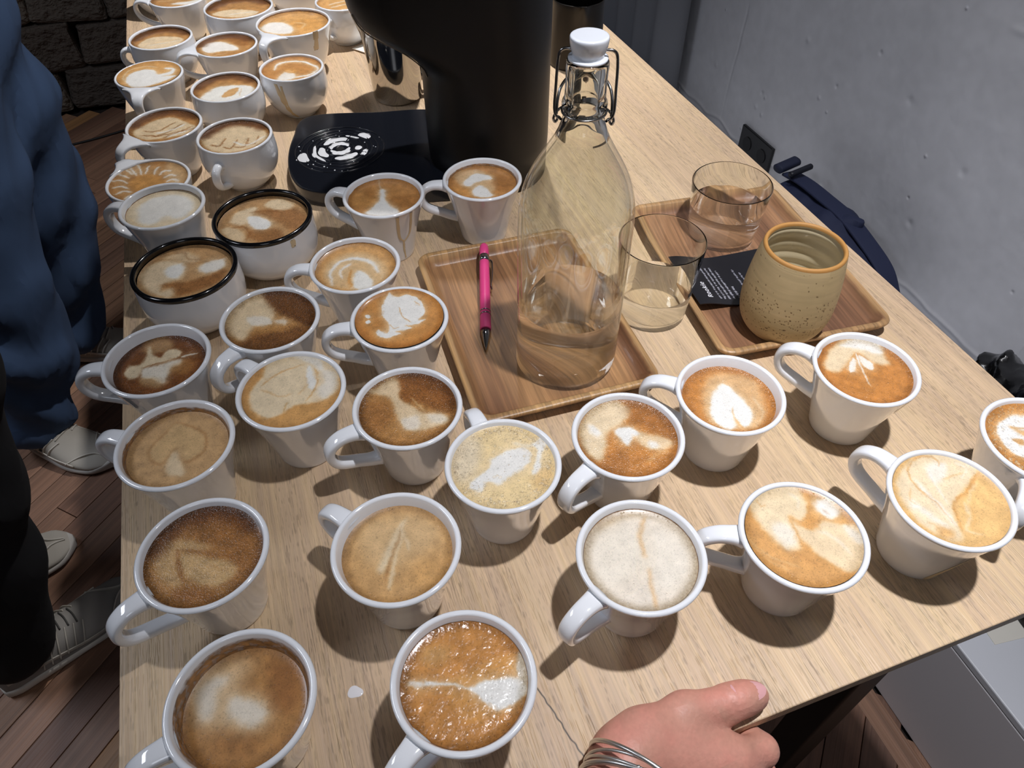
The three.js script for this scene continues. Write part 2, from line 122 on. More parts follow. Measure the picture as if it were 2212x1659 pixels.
  {"k":"c18","t":"A","x":0.0687,"z":-0.5,"r":0.0447,"h":0.075,"f":0.001,"hd":-169.2,"base":"o3","ring":0.3,"rs":0,"bp":0,"sp":0.35,"lab":"brim-full white cup with a crisp white rose on orange foam","art":[["bO",0.5,0.12,0,0,[-65,-76,24,-101,94,-43,77,43,8,84,-68,48]],["bW",1,0.02,0,0,[1,-94,9,-73,36,-74,53,-57,62,-17,54,8,36,20,55,24,33,32,4,31,21,40,1,44,-19,42,-8,55,-25,55,-42,55,-59,31,-51,22,-38,40,-28,19,-34,-18,-27,-53,-12,-76]],["sO",0.9,0.012,0.02,0.02,[8,-36,11,2,22,22]],["sO",0.8,0.012,0.02,0.02,[45,-44,52,-24]],["bW",1,0.015,0,0,[-73,-31,-65,-36,-59,-27,-68,-21]],["bW",1,0.012,0,0,[-75,-12,-68,-15,-64,-8,-71,-5]],["sO",0.7,0.015,0.02,0.02,[-27,15,-19,31,-8,31]]]},
  {"k":"c19","t":"A","x":0.0459,"z":-0.5915,"r":0.0447,"h":0.075,"f":0.0055,"hd":-160.4,"base":"o2b","ring":0.4,"rs":0.5,"bp":0,"sp":0.35,"lab":"white cup with a white curl like a mushroom cap on tan foam","art":[["bC",0.45,0.12,0,0,[-80,16,-50,-52,12,-63,65,-11,74,50,27,94,-58,64]],["sW",1,0.04,0.06,0.12,[-65,51,-63,2,-34,-36,7,-37,39,-10,51,37]],["sW",0.9,0.04,0.04,0.09,[-41,35,-38,0,-9,-21]],["bW",0.95,0.04,0,0,[-19,78,3,14,19,28,27,79,8,93]],["sO",0.9,0.03,0.06,0.1,[-12,4,-24,36,-27,75]],["sC",0.6,0.04,0.04,0.03,[42,-8,59,29,54,68]]]},
  {"k":"c20","t":"A","x":0.0997,"z":-0.7023,"r":0.0448,"h":0.075,"f":0.0062,"hd":-143.6,"base":"o3b","ring":0.4,"rs":0.3,"bp":0,"sp":0.35,"lab":"white cup with a white spire of milk and a forked coffee drip","art":[["bO",0.5,0.1,0,0,[-87,-53,-5,-72,-24,14,-83,19]],["bB",0.35,0.1,0,0,[-36,-76,-11,-46,-25,-12,-49,-33]],["bB",0.35,0.1,0,0,[5,12,77,5,70,60,17,48]],["bW",1,0.05,0,0,[-66,58,-34,27,-13,-1,1,-49,10,-43,2,11,11,43,24,79,1,86,-34,77]],["sW",0.6,0.03,0.02,0.03,[10,-125,1,-42]]]},
  {"k":"c21","t":"A","x":0.2116,"z":-0.6969,"r":0.0448,"h":0.075,"f":0.0085,"hd":-163.6,"base":"o3b","ring":0.35,"rs":0.55,"bp":0,"sp":0.35,"lab":"white cup with two white flecks, standing in front of the black machine tower","art":[["bC",0.5,0.1,0,0,[-64,-87,4,-84,40,-21,23,41,-46,17]],["bB",0.4,0.1,0,0,[51,-32,91,-3,63,55,25,35]],["bO",0.6,0.1,0,0,[-89,-12,-35,14,-39,52,-77,32]],["bW",1,0.04,0,0,[-51,-15,-27,-52,4,-61,33,-39,34,-17,4,-20,-19,-13,-41,-2]],["bW",1,0.04,0,0,[-39,23,-12,3,4,28,10,65,-18,65,-39,47]]]},
  {"k":"c22","t":"A","x":-0.1285,"z":-0.7529,"r":0.0445,"h":0.08,"f":0.0075,"hd":-151.9,"base":"M2","ring":0.25,"rs":0.3,"bp":0,"sp":0.15,"lab":"white cup of plain milk-white foam behind a black-rimmed bowl","art":[["bW",0.95,0.1,0,0,[-65,-42,-27,-77,26,-78,73,-32,76,14,47,50,-4,48,-39,56,-62,42,-68,0]],["bC",0.6,0.08,0,0,[-10,33,15,30,20,68,-5,69]],["sc",0.6,0.04,0.03,0.03,[-89,5,-61,58,-17,73]],["sc",0.5,0.04,0.03,0.03,[-76,-46,-37,-77,26,-81]]]},
  {"k":"c23","t":"D","x":-0.115,"z":-0.6561,"r":0.0515,"h":0.065,"f":0.0085,"hd":null,"base":"T2","ring":0.4,"rs":0,"bp":0,"sp":0.7,"lab":"black-rimmed white bowl with blotchy white and brown foam, by the table side","art":[["bC",0.9,0.07,0,0,[-92,-29,-62,-60,-23,-55,0,-14,-13,13,-49,20,-54,42,-29,44,-35,70,-74,41,-93,-2]],["bC",0.6,0.08,0,0,[-46,-73,-4,-82,32,-40,5,-36,-26,-61]],["bW",0.95,0.06,0,0,[-40,-33,-11,-39,-3,-15,-18,9,-39,-3]],["bW",0.85,0.05,0,0,[23,-6,47,-26,81,-25,74,5,39,11]],["bB",0.7,0.07,0,0,[-59,21,-13,26,28,27,81,10,65,49,25,66,-20,71,-29,42]],["sB",0.5,0.03,0.03,0.03,[-41,-80,-4,-77,6,-50,42,-41]],["sB",0.4,0.03,0.03,0.03,[20,-30,55,-28,85,-36]]]},
  {"k":"c24","t":"D","x":-0.0311,"z":-0.7213,"r":0.053,"h":0.065,"f":0.0085,"hd":null,"base":"T2","ring":0.4,"rs":0,"bp":0,"sp":0.7,"lab":"black-rimmed white bowl with a small white eye of milk","art":[["bB",0.55,0.1,0,0,[-13,-46,71,-32,89,17,57,62,35,19,11,-11]],["bB",0.6,0.08,0,0,[-39,22,20,33,33,83,-25,69]],["bC",0.9,0.05,0,0,[-72,-20,-51,-59,-8,-63,-24,-34,-39,-8,-56,-6]],["bC",0.85,0.05,0,0,[8,-70,48,-81,72,-42,53,-30,21,-48]],["bC",0.7,0.05,0,0,[-94,-2,-70,-1,-47,35,-48,64,-79,43]],["bW",1,0.04,0,0,[-35,-32,-7,-23,15,16,-2,30,-25,14,-35,-12]],["sB",0.7,0.03,0.05,0.03,[-75,0,-46,5,-33,35,-46,60]],["sB",0.6,0.03,0.03,0.03,[-30,-46,4,-45,36,-28]]]},
  {"k":"c25","t":"C","x":-0.1478,"z":-0.8464,"r":0.0477,"h":0.06,"f":0.003,"hd":-118.4,"base":"T3","ring":0.4,"rs":0.2,"bp":0,"sp":0.35,"lab":"white flared-handle cup with a wreath of small white petals","art":[["bC",0.4,0.1,0,0,[52,-89,97,-45,97,30,60,43,43,-16]],["sW",0.9,0.03,0.07,0.05,[-96,-69,-72,-64,-48,-35]],["sW",0.9,0.03,0.07,0.05,[-90,-97,-64,-87,-38,-51]],["sW",0.9,0.03,0.07,0.05,[-96,-32,-73,-33,-51,-9]],["sW",0.9,0.03,0.07,0.05,[-92,2,-71,-2,-51,17]],["sW",0.9,0.03,0.07,0.05,[-82,37,-63,26,-44,38]],["sW",0.9,0.03,0.07,0.05,[-63,69,-51,53,-38,59]],["sW",0.9,0.03,0.07,0.05,[-61,-101,-46,-84,-31,-42]],["sW",0.9,0.03,0.07,0.05,[-31,-111,-25,-87,-19,-38]],["sW",0.9,0.03,0.07,0.05,[5,-84,-2,-75,-9,-41]],["sW",0.9,0.03,0.07,0.05,[31,-68,21,-60,11,-28]],["sW",0.9,0.03,0.07,0.05,[57,-38,40,-43,24,-23]],["sW",0.9,0.03,0.07,0.05,[69,-7,53,-18,36,-5]],["sW",0.9,0.03,0.07,0.05,[74,22,58,8,42,17]],["bO",0.7,0.05,0,0,[-44,-20,-5,-40,36,2,29,32,-22,40,-44,19]]]},
  {"k":"c26","t":"B","x":-0.0437,"z":-0.9091,"r":0.0464,"h":0.065,"f":0.0042,"hd":121.5,"base":"T3","ring":0.9,"rs":0.8,"bp":1,"sp":0.6,"lab":"rounded white cup with a small ring handle and a faint fern under dark crema","art":[["bC",0.85,0.06,0,0,[-95,-17,-52,-57,-6,-81,48,-54,92,2,82,42,31,71,-27,80,-74,48]],["sB",0.75,0.025,0.05,0.05,[-72,15,-48,31,-27,-8]],["sB",0.75,0.025,0.05,0.05,[-38,39,-16,54,4,11]],["sB",0.75,0.025,0.05,0.05,[-6,50,18,58,37,15]],["sB",0.7,0.025,0.05,0.05,[27,42,48,50,67,9]],["sW",0.85,0.03,0.07,0.05,[-8,22,30,51,85,16]]]},
  {"k":"c27","t":"C","x":-0.1256,"z":-0.9672,"r":0.0472,"h":0.065,"f":0.0042,"hd":141.7,"base":"T3","ring":0.9,"rs":0.8,"bp":1,"sp":0.6,"lab":"white flared-handle cup with a cream fern under a dark brown edge","art":[["bC",0.85,0.05,0,0,[-90,3,-44,-41,18,-56,70,3,87,26,49,64,-7,67,-52,59]],["sB",0.75,0.02,0.045,0.045,[-62,1,-20,20,31,-23]],["sB",0.75,0.02,0.045,0.045,[-38,49,4,36,49,-4]],["sB",0.75,0.02,0.045,0.045,[-7,64,29,49,77,18]],["sW",0.85,0.02,0.06,0.05,[-27,33,23,23,59,0]],["sW",0.85,0.02,0.06,0.05,[4,63,43,50,80,31]],["sB",0.75,0.02,0.045,0.045,[-69,26,-7,48,87,34]]]},
  {"k":"c28","t":"B","x":-0.0434,"z":-1.0495,"r":0.0467,"h":0.065,"f":0.0045,"hd":null,"base":"T3","ring":0.75,"rs":0.8,"bp":0,"sp":0.35,"lab":"white cup with a broad white leaf beside the swan cup","art":[["bW",0.95,0.04,0,0,[-82,40,-48,-8,-15,-25,28,-19,76,7,78,50,39,78,-8,80,-53,66]],["bO",0.8,0.03,0,0,[-19,53,6,11,36,3,20,48]],["sO",0.6,0.02,0.02,0.03,[46,6,37,59]],["sW",0.7,0.03,0.03,0.04,[70,5,87,39,59,72]]]},
  {"k":"c29","t":"B","x":0.0501,"z":-1.0801,"r":0.0456,"h":0.065,"f":0.004,"hd":-42.3,"base":"o3b","ring":0.4,"rs":0.1,"bp":0,"sp":0.35,"lab":"rounded white cup with a white ring of milk and coffee drips","art":[["sW",1,0.04,0.1,0.08,[-57,-14,-39,-58,6,-66,55,-38,85,21,48,60,-3,62,-62,62]],["bW",0.8,0.05,0,0,[-54,60,-12,2,7,51,-13,74]],["bO",0.8,0.04,0,0,[-29,-3,11,-5,10,31,-15,22]]]},
  {"k":"c30","t":"C","x":-0.1412,"z":-1.1239,"r":0.0466,"h":0.065,"f":0.001,"hd":105.3,"base":"o2b","ring":0.3,"rs":0,"bp":0,"sp":0.35,"lab":"brim-full white cup with a white swan, handle flowing out of the rim","art":[["sC",0.8,0.04,0.05,0.05,[-59,44,-79,-2,-59,-55,-7,-67,29,-44]],["bW",1,0.035,0,0,[-69,36,-59,-25,-19,-43,17,-28,28,8,62,0,70,-16,49,-25,51,-36,79,-18,72,17,36,25,85,35,43,66,-13,85,-51,76]]]},
  {"k":"c31","t":"C","x":-0.032,"z":-1.1922,"r":0.0472,"h":0.065,"f":0.0042,"hd":175.8,"base":"T3","ring":0.7,"rs":0.8,"bp":0,"sp":0.35,"lab":"white flared-handle cup with a small white leaf on brown foam","art":[["bW",0.9,0.04,0,0,[-78,-23,-57,-50,-14,-49,39,37,-12,33,-67,30]],["sC",0.7,0.04,0.05,0.03,[-83,24,-48,59,3,55]],["bB",0.5,0.08,0,0,[7,-102,65,-58,75,14,38,1]]]},
  {"k":"c32","t":"B","x":-0.1227,"z":-1.2522,"r":0.0471,"h":0.065,"f":0.0055,"hd":-171.2,"base":"T3","ring":0.85,"rs":0.8,"bp":1,"sp":0.35,"lab":"white cup with a looped handle and cream stripes low in dark crema","art":[["bC",0.9,0.05,0,0,[-77,31,-46,-29,6,-34,69,6,59,49,20,69,-35,66]],["sW",0.8,0.03,0.04,0.03,[-47,34,4,29,64,22]],["sO",0.6,0.02,0.015,0.015,[-30,23,13,10,65,11]]]},
  {"k":"c33","t":"C","x":0.0739,"z":-1.2162,"r":0.0573,"h":0.075,"f":0.0055,"hd":132.2,"base":"o2b","ring":0.5,"rs":0.8,"bp":0,"sp":0.35,"lab":"large white cup with a flared handle and a coffee drip below the rim","art":[["bW",0.9,0.05,0,0,[-94,-9,-61,-41,-20,-21,-5,28,-19,56,-60,41,-87,15]],["bO",0.7,0.08,0,0,[-12,-24,59,-28,81,19,35,51,4,21]],["sC",0.7,0.04,0.04,0.04,[2,-19,32,2,16,35]]]},
  {"k":"c34","t":"B","x":0.0002,"z":-1.3235,"r":0.0552,"h":0.07,"f":0.0065,"hd":null,"base":"T3","ring":0.8,"rs":0.8,"bp":1,"sp":0.35,"lab":"wide white cup of brown foam between two cups with flared handles","art":[["bC",0.9,0.05,0,0,[-85,5,-25,-14,56,36,30,60,-31,49]],["sW",0.8,0.03,0.04,0.03,[-36,25,10,26,57,31]]]},
  {"k":"c35","t":"C","x":-0.092,"z":-1.414,"r":0.0472,"h":0.065,"f":0.0045,"hd":-168.5,"base":"T3","ring":0.7,"rs":0.8,"bp":1,"sp":0.35,"lab":"white cup whose flared handle reaches over the table side, farthest such handle","art":[["bW",0.9,0.05,0,0,[-30,38,36,34,94,26,53,67]],["sC",0.7,0.04,0.05,0.03,[-75,-6,9,17]]]},
  {"k":"c36","t":"B","x":0.1643,"z":-1.3066,"r":0.0448,"h":0.065,"f":0.004,"hd":130.6,"base":"o2b","ring":0.4,"rs":0.1,"bp":0,"sp":0.35,"lab":"white cup with white feathered stripes, standing by the steel pitcher and a napkin","art":[["sW",0.9,0.03,0.05,0.04,[-52,38,-9,25,33,26]],["sW",0.9,0.03,0.05,0.04,[-57,8,-2,-9,42,-22]],["sW",0.9,0.03,0.05,0.04,[-17,72,25,66]]]},
  {"k":"c37","t":"B","x":0.105,"z":-1.452,"lab":"white cup of latte behind the cup with feathered stripes","r":0.0462,"h":0.065,"f":0.008,"hd":null,"base":"T3","ring":0.6,"rs":0.2,"bp":0,"sp":0.3,"art":[["bC",0.8,0.08,0,0,[-30,-20,20,-40,40,10,10,40,-30,30]]]},
  {"k":"c38","t":"B","x":-0.128,"z":-1.545,"lab":"white cup of latte at the far left corner behind the flared handles","r":0.0462,"h":0.065,"f":0.008,"hd":null,"base":"T3","ring":0.6,"rs":0.2,"bp":0,"sp":0.3,"art":[["bC",0.8,0.08,0,0,[-30,-20,20,-40,40,10,10,40,-30,30]]]},
  {"k":"c39","t":"B","x":0.272,"z":-1.168,"lab":"white cup of latte half hidden between machine tower and polished pitcher","r":0.0462,"h":0.065,"f":0.008,"hd":null,"base":"T3","ring":0.6,"rs":0.2,"bp":0,"sp":0.3,"art":[["bC",0.8,0.08,0,0,[-30,-20,20,-40,40,10,10,40,-30,30]]]}
];
// ---------------------------------------------------------------- lamps
{
  const black = std({ color: 0x111113, roughness: 0.5, metalness: 0.3 });
  for (const s of SPOTS) {
    const dir = new THREE.Vector3(...s.aim).sub(new THREE.Vector3(...s.at)).normalize();
    const g = thing('track_spotlight', ['black ceiling spotlight over the front of the table', 'black ceiling spotlight over the back of the table', 'black ceiling spotlight turned to the grey wall'][SPOTS.indexOf(s)], 'spotlight', s.at);
    const q = new THREE.Quaternion().setFromUnitVectors(new THREE.Vector3(0, -1, 0), dir);
    const can = part('lamp_body', lathe([[0, 0.17], [0.044, 0.17], [0.048, 0.166], [0.048, -0.004], [0.046, -0.004], [0.044, 0.03], [0, 0.032]], 32), black, g); can.quaternion.copy(q);
    const lens = part('lens', moved(new THREE.CylinderGeometry(0.022, 0.022, 0.004, 24), 0, 0.025, 0), std({ color: 0x222222, emissive: s.color, emissiveIntensity: 6 }), g); lens.quaternion.copy(q);
    part('stem', moved(new THREE.CylinderGeometry(0.009, 0.009, 2.9 - s.at[1] - 0.15, 12), -dir.x * 0.17, 0.145 + (2.9 - s.at[1] - 0.15) / 2, -dir.z * 0.17), black, g);
    const l = new THREE.SpotLight(s.color, s.power, 0, s.cone, s.blend, 2); l.position.copy(new THREE.Vector3(...s.at).addScaledVector(dir, -0.018)); l.target.position.set(...s.aim); l.castShadow = true; l.shadow.radius = s.r; l.shadow.mapSize.set(2048, 2048);
    scene.add(l, l.target);
  }
  for (const [i, p] of PANELS.entries()) {
    const g = thing('ceiling_panel', i ? 'flat white ceiling light panel in front of the table end' : 'flat white ceiling light panel over the aisle beside the people', 'ceiling light', p.at);
    part('frame', moved(new RoundedBoxGeometry(p.size[0] + 0.04, 0.05, p.size[1] + 0.04, 2, 0.005), 0, 0.03, 0), std({ color: 0xdddddd, roughness: 0.6 }), g);
    part('diffuser', moved(new THREE.BoxGeometry(p.size[0], 0.004, p.size[1]), 0, 0.002, 0), std({ color: 0xeeeeee, emissive: p.color, emissiveIntensity: 0.6 }), g);
    const l = new THREE.RectAreaLight(p.color, p.power, p.size[0], p.size[1]); l.position.set(p.at[0], p.at[1] - 0.003, p.at[2]); l.lookAt(p.at[0], 0, p.at[2]); scene.add(l);
  }
}
// ---------------------------------------------------------------- room shell
const ROOM = { x0: -2.6, x1: 1.33, z0: -3.3, z1: 2.0, h: 2.9 };
{
  const W = ROOM.x1 - ROOM.x0, D = ROOM.z1 - ROOM.z0, cx = (ROOM.x0 + ROOM.x1) / 2, cz = (ROOM.z0 + ROOM.z1) / 2;
  const wallBump = (() => {   // hand-plastered wall: ridges along old joints, trowel marks, small pits
    const N = 1024, pits = []; const r = rng(5); for (let i = 0; i < 160; i++) pits.push([r(), r(), 0.002 + 0.005 * r(), r() < 0.6 ? 1 : -1]);
    const grid = Array.from({ length: 32 * 32 }, () => []); for (const p of pits) for (let dx = -1; dx <= 1; dx++) for (let dy = -1; dy <= 1; dy++) { const gx = Math.floor(p[0] * 32) + dx, gy = Math.floor(p[1] * 32) + dy; if (gx >= 0 && gy >= 0 && gx < 32 && gy < 32) grid[gy * 32 + gx].push(p); }
    return tex(N, N, (u, v) => {
      let h = 118 + 26 * (fbm(u * 9, v * 9, 3, 4) - 0.5) + 22 * (fbm(u * 60, v * 60, 9, 3) - 0.5);
      for (const [y0, s, a, w] of [[0.30, 1, 60, 0.0035], [0.43, 2, 46, 0.003], [0.72, 3, 30, 0.004]]) { const y = y0 + 0.05 * (fbm(u * 3, s, 31 + s, 3) - 0.5) + 0.012 * (fbm(u * 26, s, 41 + s, 2) - 0.5), d = Math.abs(v - y); h += a * Math.exp(-d * d / (w * w)) * step(0.38, 0.62, fbm(u * 14, s * 5, 51, 3)); }
      { const d = Math.abs(u - 0.42 - 0.06 * (v - 0.5) - 0.03 * (fbm(v * 9, 1, 77, 3) - 0.5)); h -= 40 * Math.exp(-d * d / 6e-6) * step(0.4, 0.6, fbm(v * 9, 3, 61, 2)); }
      for (const p of grid[Math.min(31, Math.floor(v * 32)) * 32 + Math.min(31, Math.floor(u * 32))]) { const d = Math.hypot(u - p[0], v - p[1]) / p[2]; if (d < 1.6) h += p[3] * 45 * Math.exp(-d * d * 2); }
      return [h, h, h]; }, false);
  })();
  const plasterCol = tex(512, 512, (u, v) => { const n = 0.94 + 0.1 * (fbm(u * 8, v * 8, 13, 4) - 0.5) + 0.05 * (fbm(u * 90, v * 90, 15, 2) - 0.5); return [214 * n, 214 * n, 218 * n]; });
  const grey = std({ map: plasterCol, bumpMap: wallBump, bumpScale: 0.012, roughness: 0.78 });
  const plain = std({ color: 0x4a4847, roughness: 0.9 });
  const uvm = (g, a, b, s = 0.5) => planar(g, a, b, s, s);
  struct('wall_right', moved(uvm(new THREE.BoxGeometry(0.12, ROOM.h, D + 0.24), 'z', 'y'), ROOM.x1 + 0.06, ROOM.h / 2, cz), grey, 'grey hand-plastered wall beside the table');
  struct('wall_left', moved(new THREE.BoxGeometry(0.12, ROOM.h, D + 0.24), ROOM.x0 - 0.06, ROOM.h / 2, cz), plain, 'dark grey wall behind the standing people');
  struct('wall_front', moved(new THREE.BoxGeometry(W, ROOM.h, 0.12), cx, ROOM.h / 2, ROOM.z1 + 0.06), plain, 'dark grey wall facing the front of the table');
  struct('ceiling', moved(new THREE.BoxGeometry(W + 0.24, 0.12, D + 0.24), cx, ROOM.h + 0.06, cz), std({ color: 0x55524f, roughness: 0.9 }), 'dark ceiling');
  // back wall of rubble stone and old brick
  const mortar = std({ color: 0x4e463e, roughness: 0.95 });
  const back = struct('wall_back', moved(new THREE.BoxGeometry(W, ROOM.h, 0.12), cx, ROOM.h / 2, ROOM.z0 - 0.06), mortar, 'dark rough stone and brick wall');
  const r = rng(77), stoneBump = tex(256, 256, (u, v) => { const n = 255 * fbm(u * 10, v * 10, 8, 5); return [n, n, n]; }, false);
  const stoneMats = [0x5d544a, 0x544a41, 0x665c50, 0x4a423b].map((c) => std({ color: c, roughness: 0.95, bumpMap: stoneBump, bumpScale: 0.02 }));
  const brickMats = [0x6a4334, 0x5c3b30].map((c) => std({ color: c, roughness: 0.95, bumpMap: stoneBump, bumpScale: 0.008 }));
  const rough = (w, h, d, seed, amp) => { const g = new RoundedBoxGeometry(w, h, d, 3, Math.min(w, h, d) * 0.3), p = g.attributes.position; for (let i = 0; i < p.count; i++) { const k = 1 + amp * (fbm(p.getX(i) * 14 + seed, p.getY(i) * 14 + p.getZ(i) * 9, seed, 3) - 0.5); p.setXYZ(i, p.getX(i) * k, p.getY(i) * k, p.getZ(i) * k); } g.computeVertexNormals(); return g; };
  const stones = [0, 1, 2, 3, 4, 5].map((i) => rough(0.30, 0.19, 0.11, 11 + i, 0.5)), bricks = [0, 1].map((i) => rough(0.21, 0.065, 0.06, 31 + i, 0.12));
  for (let y = 0, row = 0; y < 1.5; y += 0.165, row++) for (let x = -0.98 + (row % 2) * 0.13; x < 0.8;) { const w = 0.2 + 0.14 * r(); const m = part('stone', stones[Math.floor(r() * 6)], stoneMats[Math.floor(r() * 4)], back); m.position.set(x + w / 2, y + 0.085, ROOM.z0 + 0.012); m.rotation.z = 0.16 * (r() - 0.5); m.scale.set(w / 0.3 * 0.99, 0.86 + 0.1 * r(), 1); x += w; }
  for (let y = 0.02, row = 0; y < 1.5; y += 0.078, row++) for (let x = -2.0 + (row % 2) * 0.11; x < -1.12; x += 0.225) { const m = part('brick', bricks[row % 2], brickMats[Math.floor(r() * 2)], back); m.position.set(x + 0.1, y + 0.032, ROOM.z0 + 0.006); m.rotation.z = 0.04 * (r() - 0.5); }

  // strip-board floor laid on the diagonal
  const woodBump = tex(256, 512, (u, v) => { const n = 255 * fbm(u * 26, v * 3, 4, 4); return [n, n, n]; }, false);
  const fl = struct('floor', moved(new THREE.BoxGeometry(W + 0.24, 0.1, D + 0.24), cx, -0.062, cz), std({ color: 0x1c120d, roughness: 0.9 }), 'brown strip wood floor laid diagonally');
  const tones = [0x8e6b55, 0x7f5d4a, 0x9c7559, 0x745545, 0xa87b50, 0x866453];
  const fmats = tones.map((c, i) => { const [a, b, d] = hex(c); return std({ map: tex(128, 512, (u, v) => { const n = 0.86 + 0.3 * (fbm(u * 9 + i * 7, v * 2.2, i + 3, 4) - 0.3) + 0.12 * (fbm(u * 60, v * 5, i + 30, 2) - 0.5); return [a * n, b * n, d * n]; }), bumpMap: woodBump, bumpScale: 0.0006, roughness: 0.5 }); });
  const Lp = [0.7, 0.95, 1.25].map((L) => { const g = new RoundedBoxGeometry(L, 0.012, 0.0606, 1, 0.0012); return planar(g, 'z', 'x', 14, 0.8, 0.5, 0.5); });
  const rr = rng(21), c45 = Math.SQRT1_2, X0 = -1.55, X1 = 0.86, Z0 = ROOM.z0 + 0.06, Z1 = 0.45;
  for (let s = (X0 + Z0) * c45; s < (X1 + Z1) * c45; s += 0.062) {   // along (1,-1)/sqrt2 at normal offset s along (1,1)/sqrt2
    const n = s + 0.031, tA = Math.max((X0 - n * c45) / c45, (n * c45 - Z1) / c45), tB = Math.min((X1 - n * c45) / c45, (n * c45 - Z0) / c45);
    for (let t = tA + 0.02 - 0.0 * rr(); t < tB - 0.15;) { const i = Math.floor(rr() * 3), L = [0.7, 0.95, 1.25][i], len = Math.min(L, tB - 0.03 - t); if (len < 0.12) break;
      const m = part('floorboard', Lp[i], fmats[Math.floor(rr() * rr() * 6) % 6], fl); m.scale.x = (len - 0.0016) / L; m.rotation.y = Math.PI / 4; m.position.set((n + t + len / 2) * c45, -0.006, (n - t - len / 2) * c45); t += len; }
  }
  const edge = part('border_board', planar(new RoundedBoxGeometry(0.045, 0.012, 3.4, 1, 0.0012), 'x', 'z', 14, 0.8), fmats[0], fl); edge.position.set(0.801, -0.0052, -1.3);
}
// ---------------------------------------------------------------- low bench along the grey wall
{
  const g = thing('bench', 'low grey bench with a white top along the plastered wall', 'bench', [0.826, 0, -0.9]);
  part('front_panel', moved(new RoundedBoxGeometry(0.03, 0.268, 3.6, 2, 0.003), 0.02, 0.134, 0), std({ color: 0xd2d0d4, roughness: 0.55 }), g);
  part('end_panel', moved(new THREE.BoxGeometry(0.46, 0.268, 0.03), 0.265, 0.134, 1.77), std({ color: 0xd2d0d4, roughness: 0.55 }), g);
  part('seat_board', moved(new RoundedBoxGeometry(0.498, 0.016, 3.6, 2, 0.003), 0.254, 0.276, 0), std({ color: 0xc9ccd2, roughness: 0.4 }), g, 'white seat board');
}
// ---------------------------------------------------------------- curtain by the far end of the grey wall
{
  const rows = 24, cols = 120, pos = [], uv = [], idx = []; for (let j = 0; j <= rows; j++) for (let i = 0; i <= cols; i++) { const u = i / cols, v = j / rows, z = -3.12 + 1.1 * u; pos.push(1.285 + 0.026 * Math.sin(u * 40 + 1.6 * Math.sin(u * 9)) * (0.8 + 0.2 * v), 0.29 + v * 2.4, z); uv.push(u, v); }
  for (let j = 0; j < rows; j++) for (let i = 0; i < cols; i++) { const a = j * (cols + 1) + i; idx.push(a, a + 1, a + cols + 1, a + 1, a + cols + 2, a + cols + 1); }
  const cg = new THREE.BufferGeometry(); cg.setAttribute('position', new THREE.Float32BufferAttribute(pos, 3)); cg.setAttribute('uv', new THREE.Float32BufferAttribute(uv, 2)); cg.setIndex(idx); cg.computeVertexNormals();
  const t = thing('curtain', 'grey hanging curtain at the far end of the plastered wall', 'curtain');
  part('cloth', cg, std({ color: 0x8c8d92, roughness: 0.85, side: THREE.DoubleSide }), t);
  part('curtain_rail', moved(new THREE.CylinderGeometry(0.012, 0.012, 1.2, 12).rotateX(Math.PI / 2), 1.285, 2.7, -2.56), std({ color: 0x222224, roughness: 0.4, metalness: 0.6 }), t);
}
// ---------------------------------------------------------------- wall socket
{
  const t = thing('power_outlet', 'black double power outlet low on the grey wall', 'outlet', [ROOM.x1 - 0.006, 0.285, -1.602], 0);
  const m = std({ color: 0x1b1b1d, roughness: 0.35 });
  part('cover_plate', moved(new RoundedBoxGeometry(0.01, 0.085, 0.156, 2, 0.003), 0.0, 0.0, 0), m, t); t.position.y = 0.3185 - 0.0; t.children[0].position.y = -0.0;
  for (const z of [-0.037, 0.037]) part('socket', moved(new THREE.CylinderGeometry(0.02, 0.02, 0.003, 24).rotateZ(Math.PI / 2), -0.0055, 0, z), std({ color: 0x0c0c0d, roughness: 0.5 }), t);
}
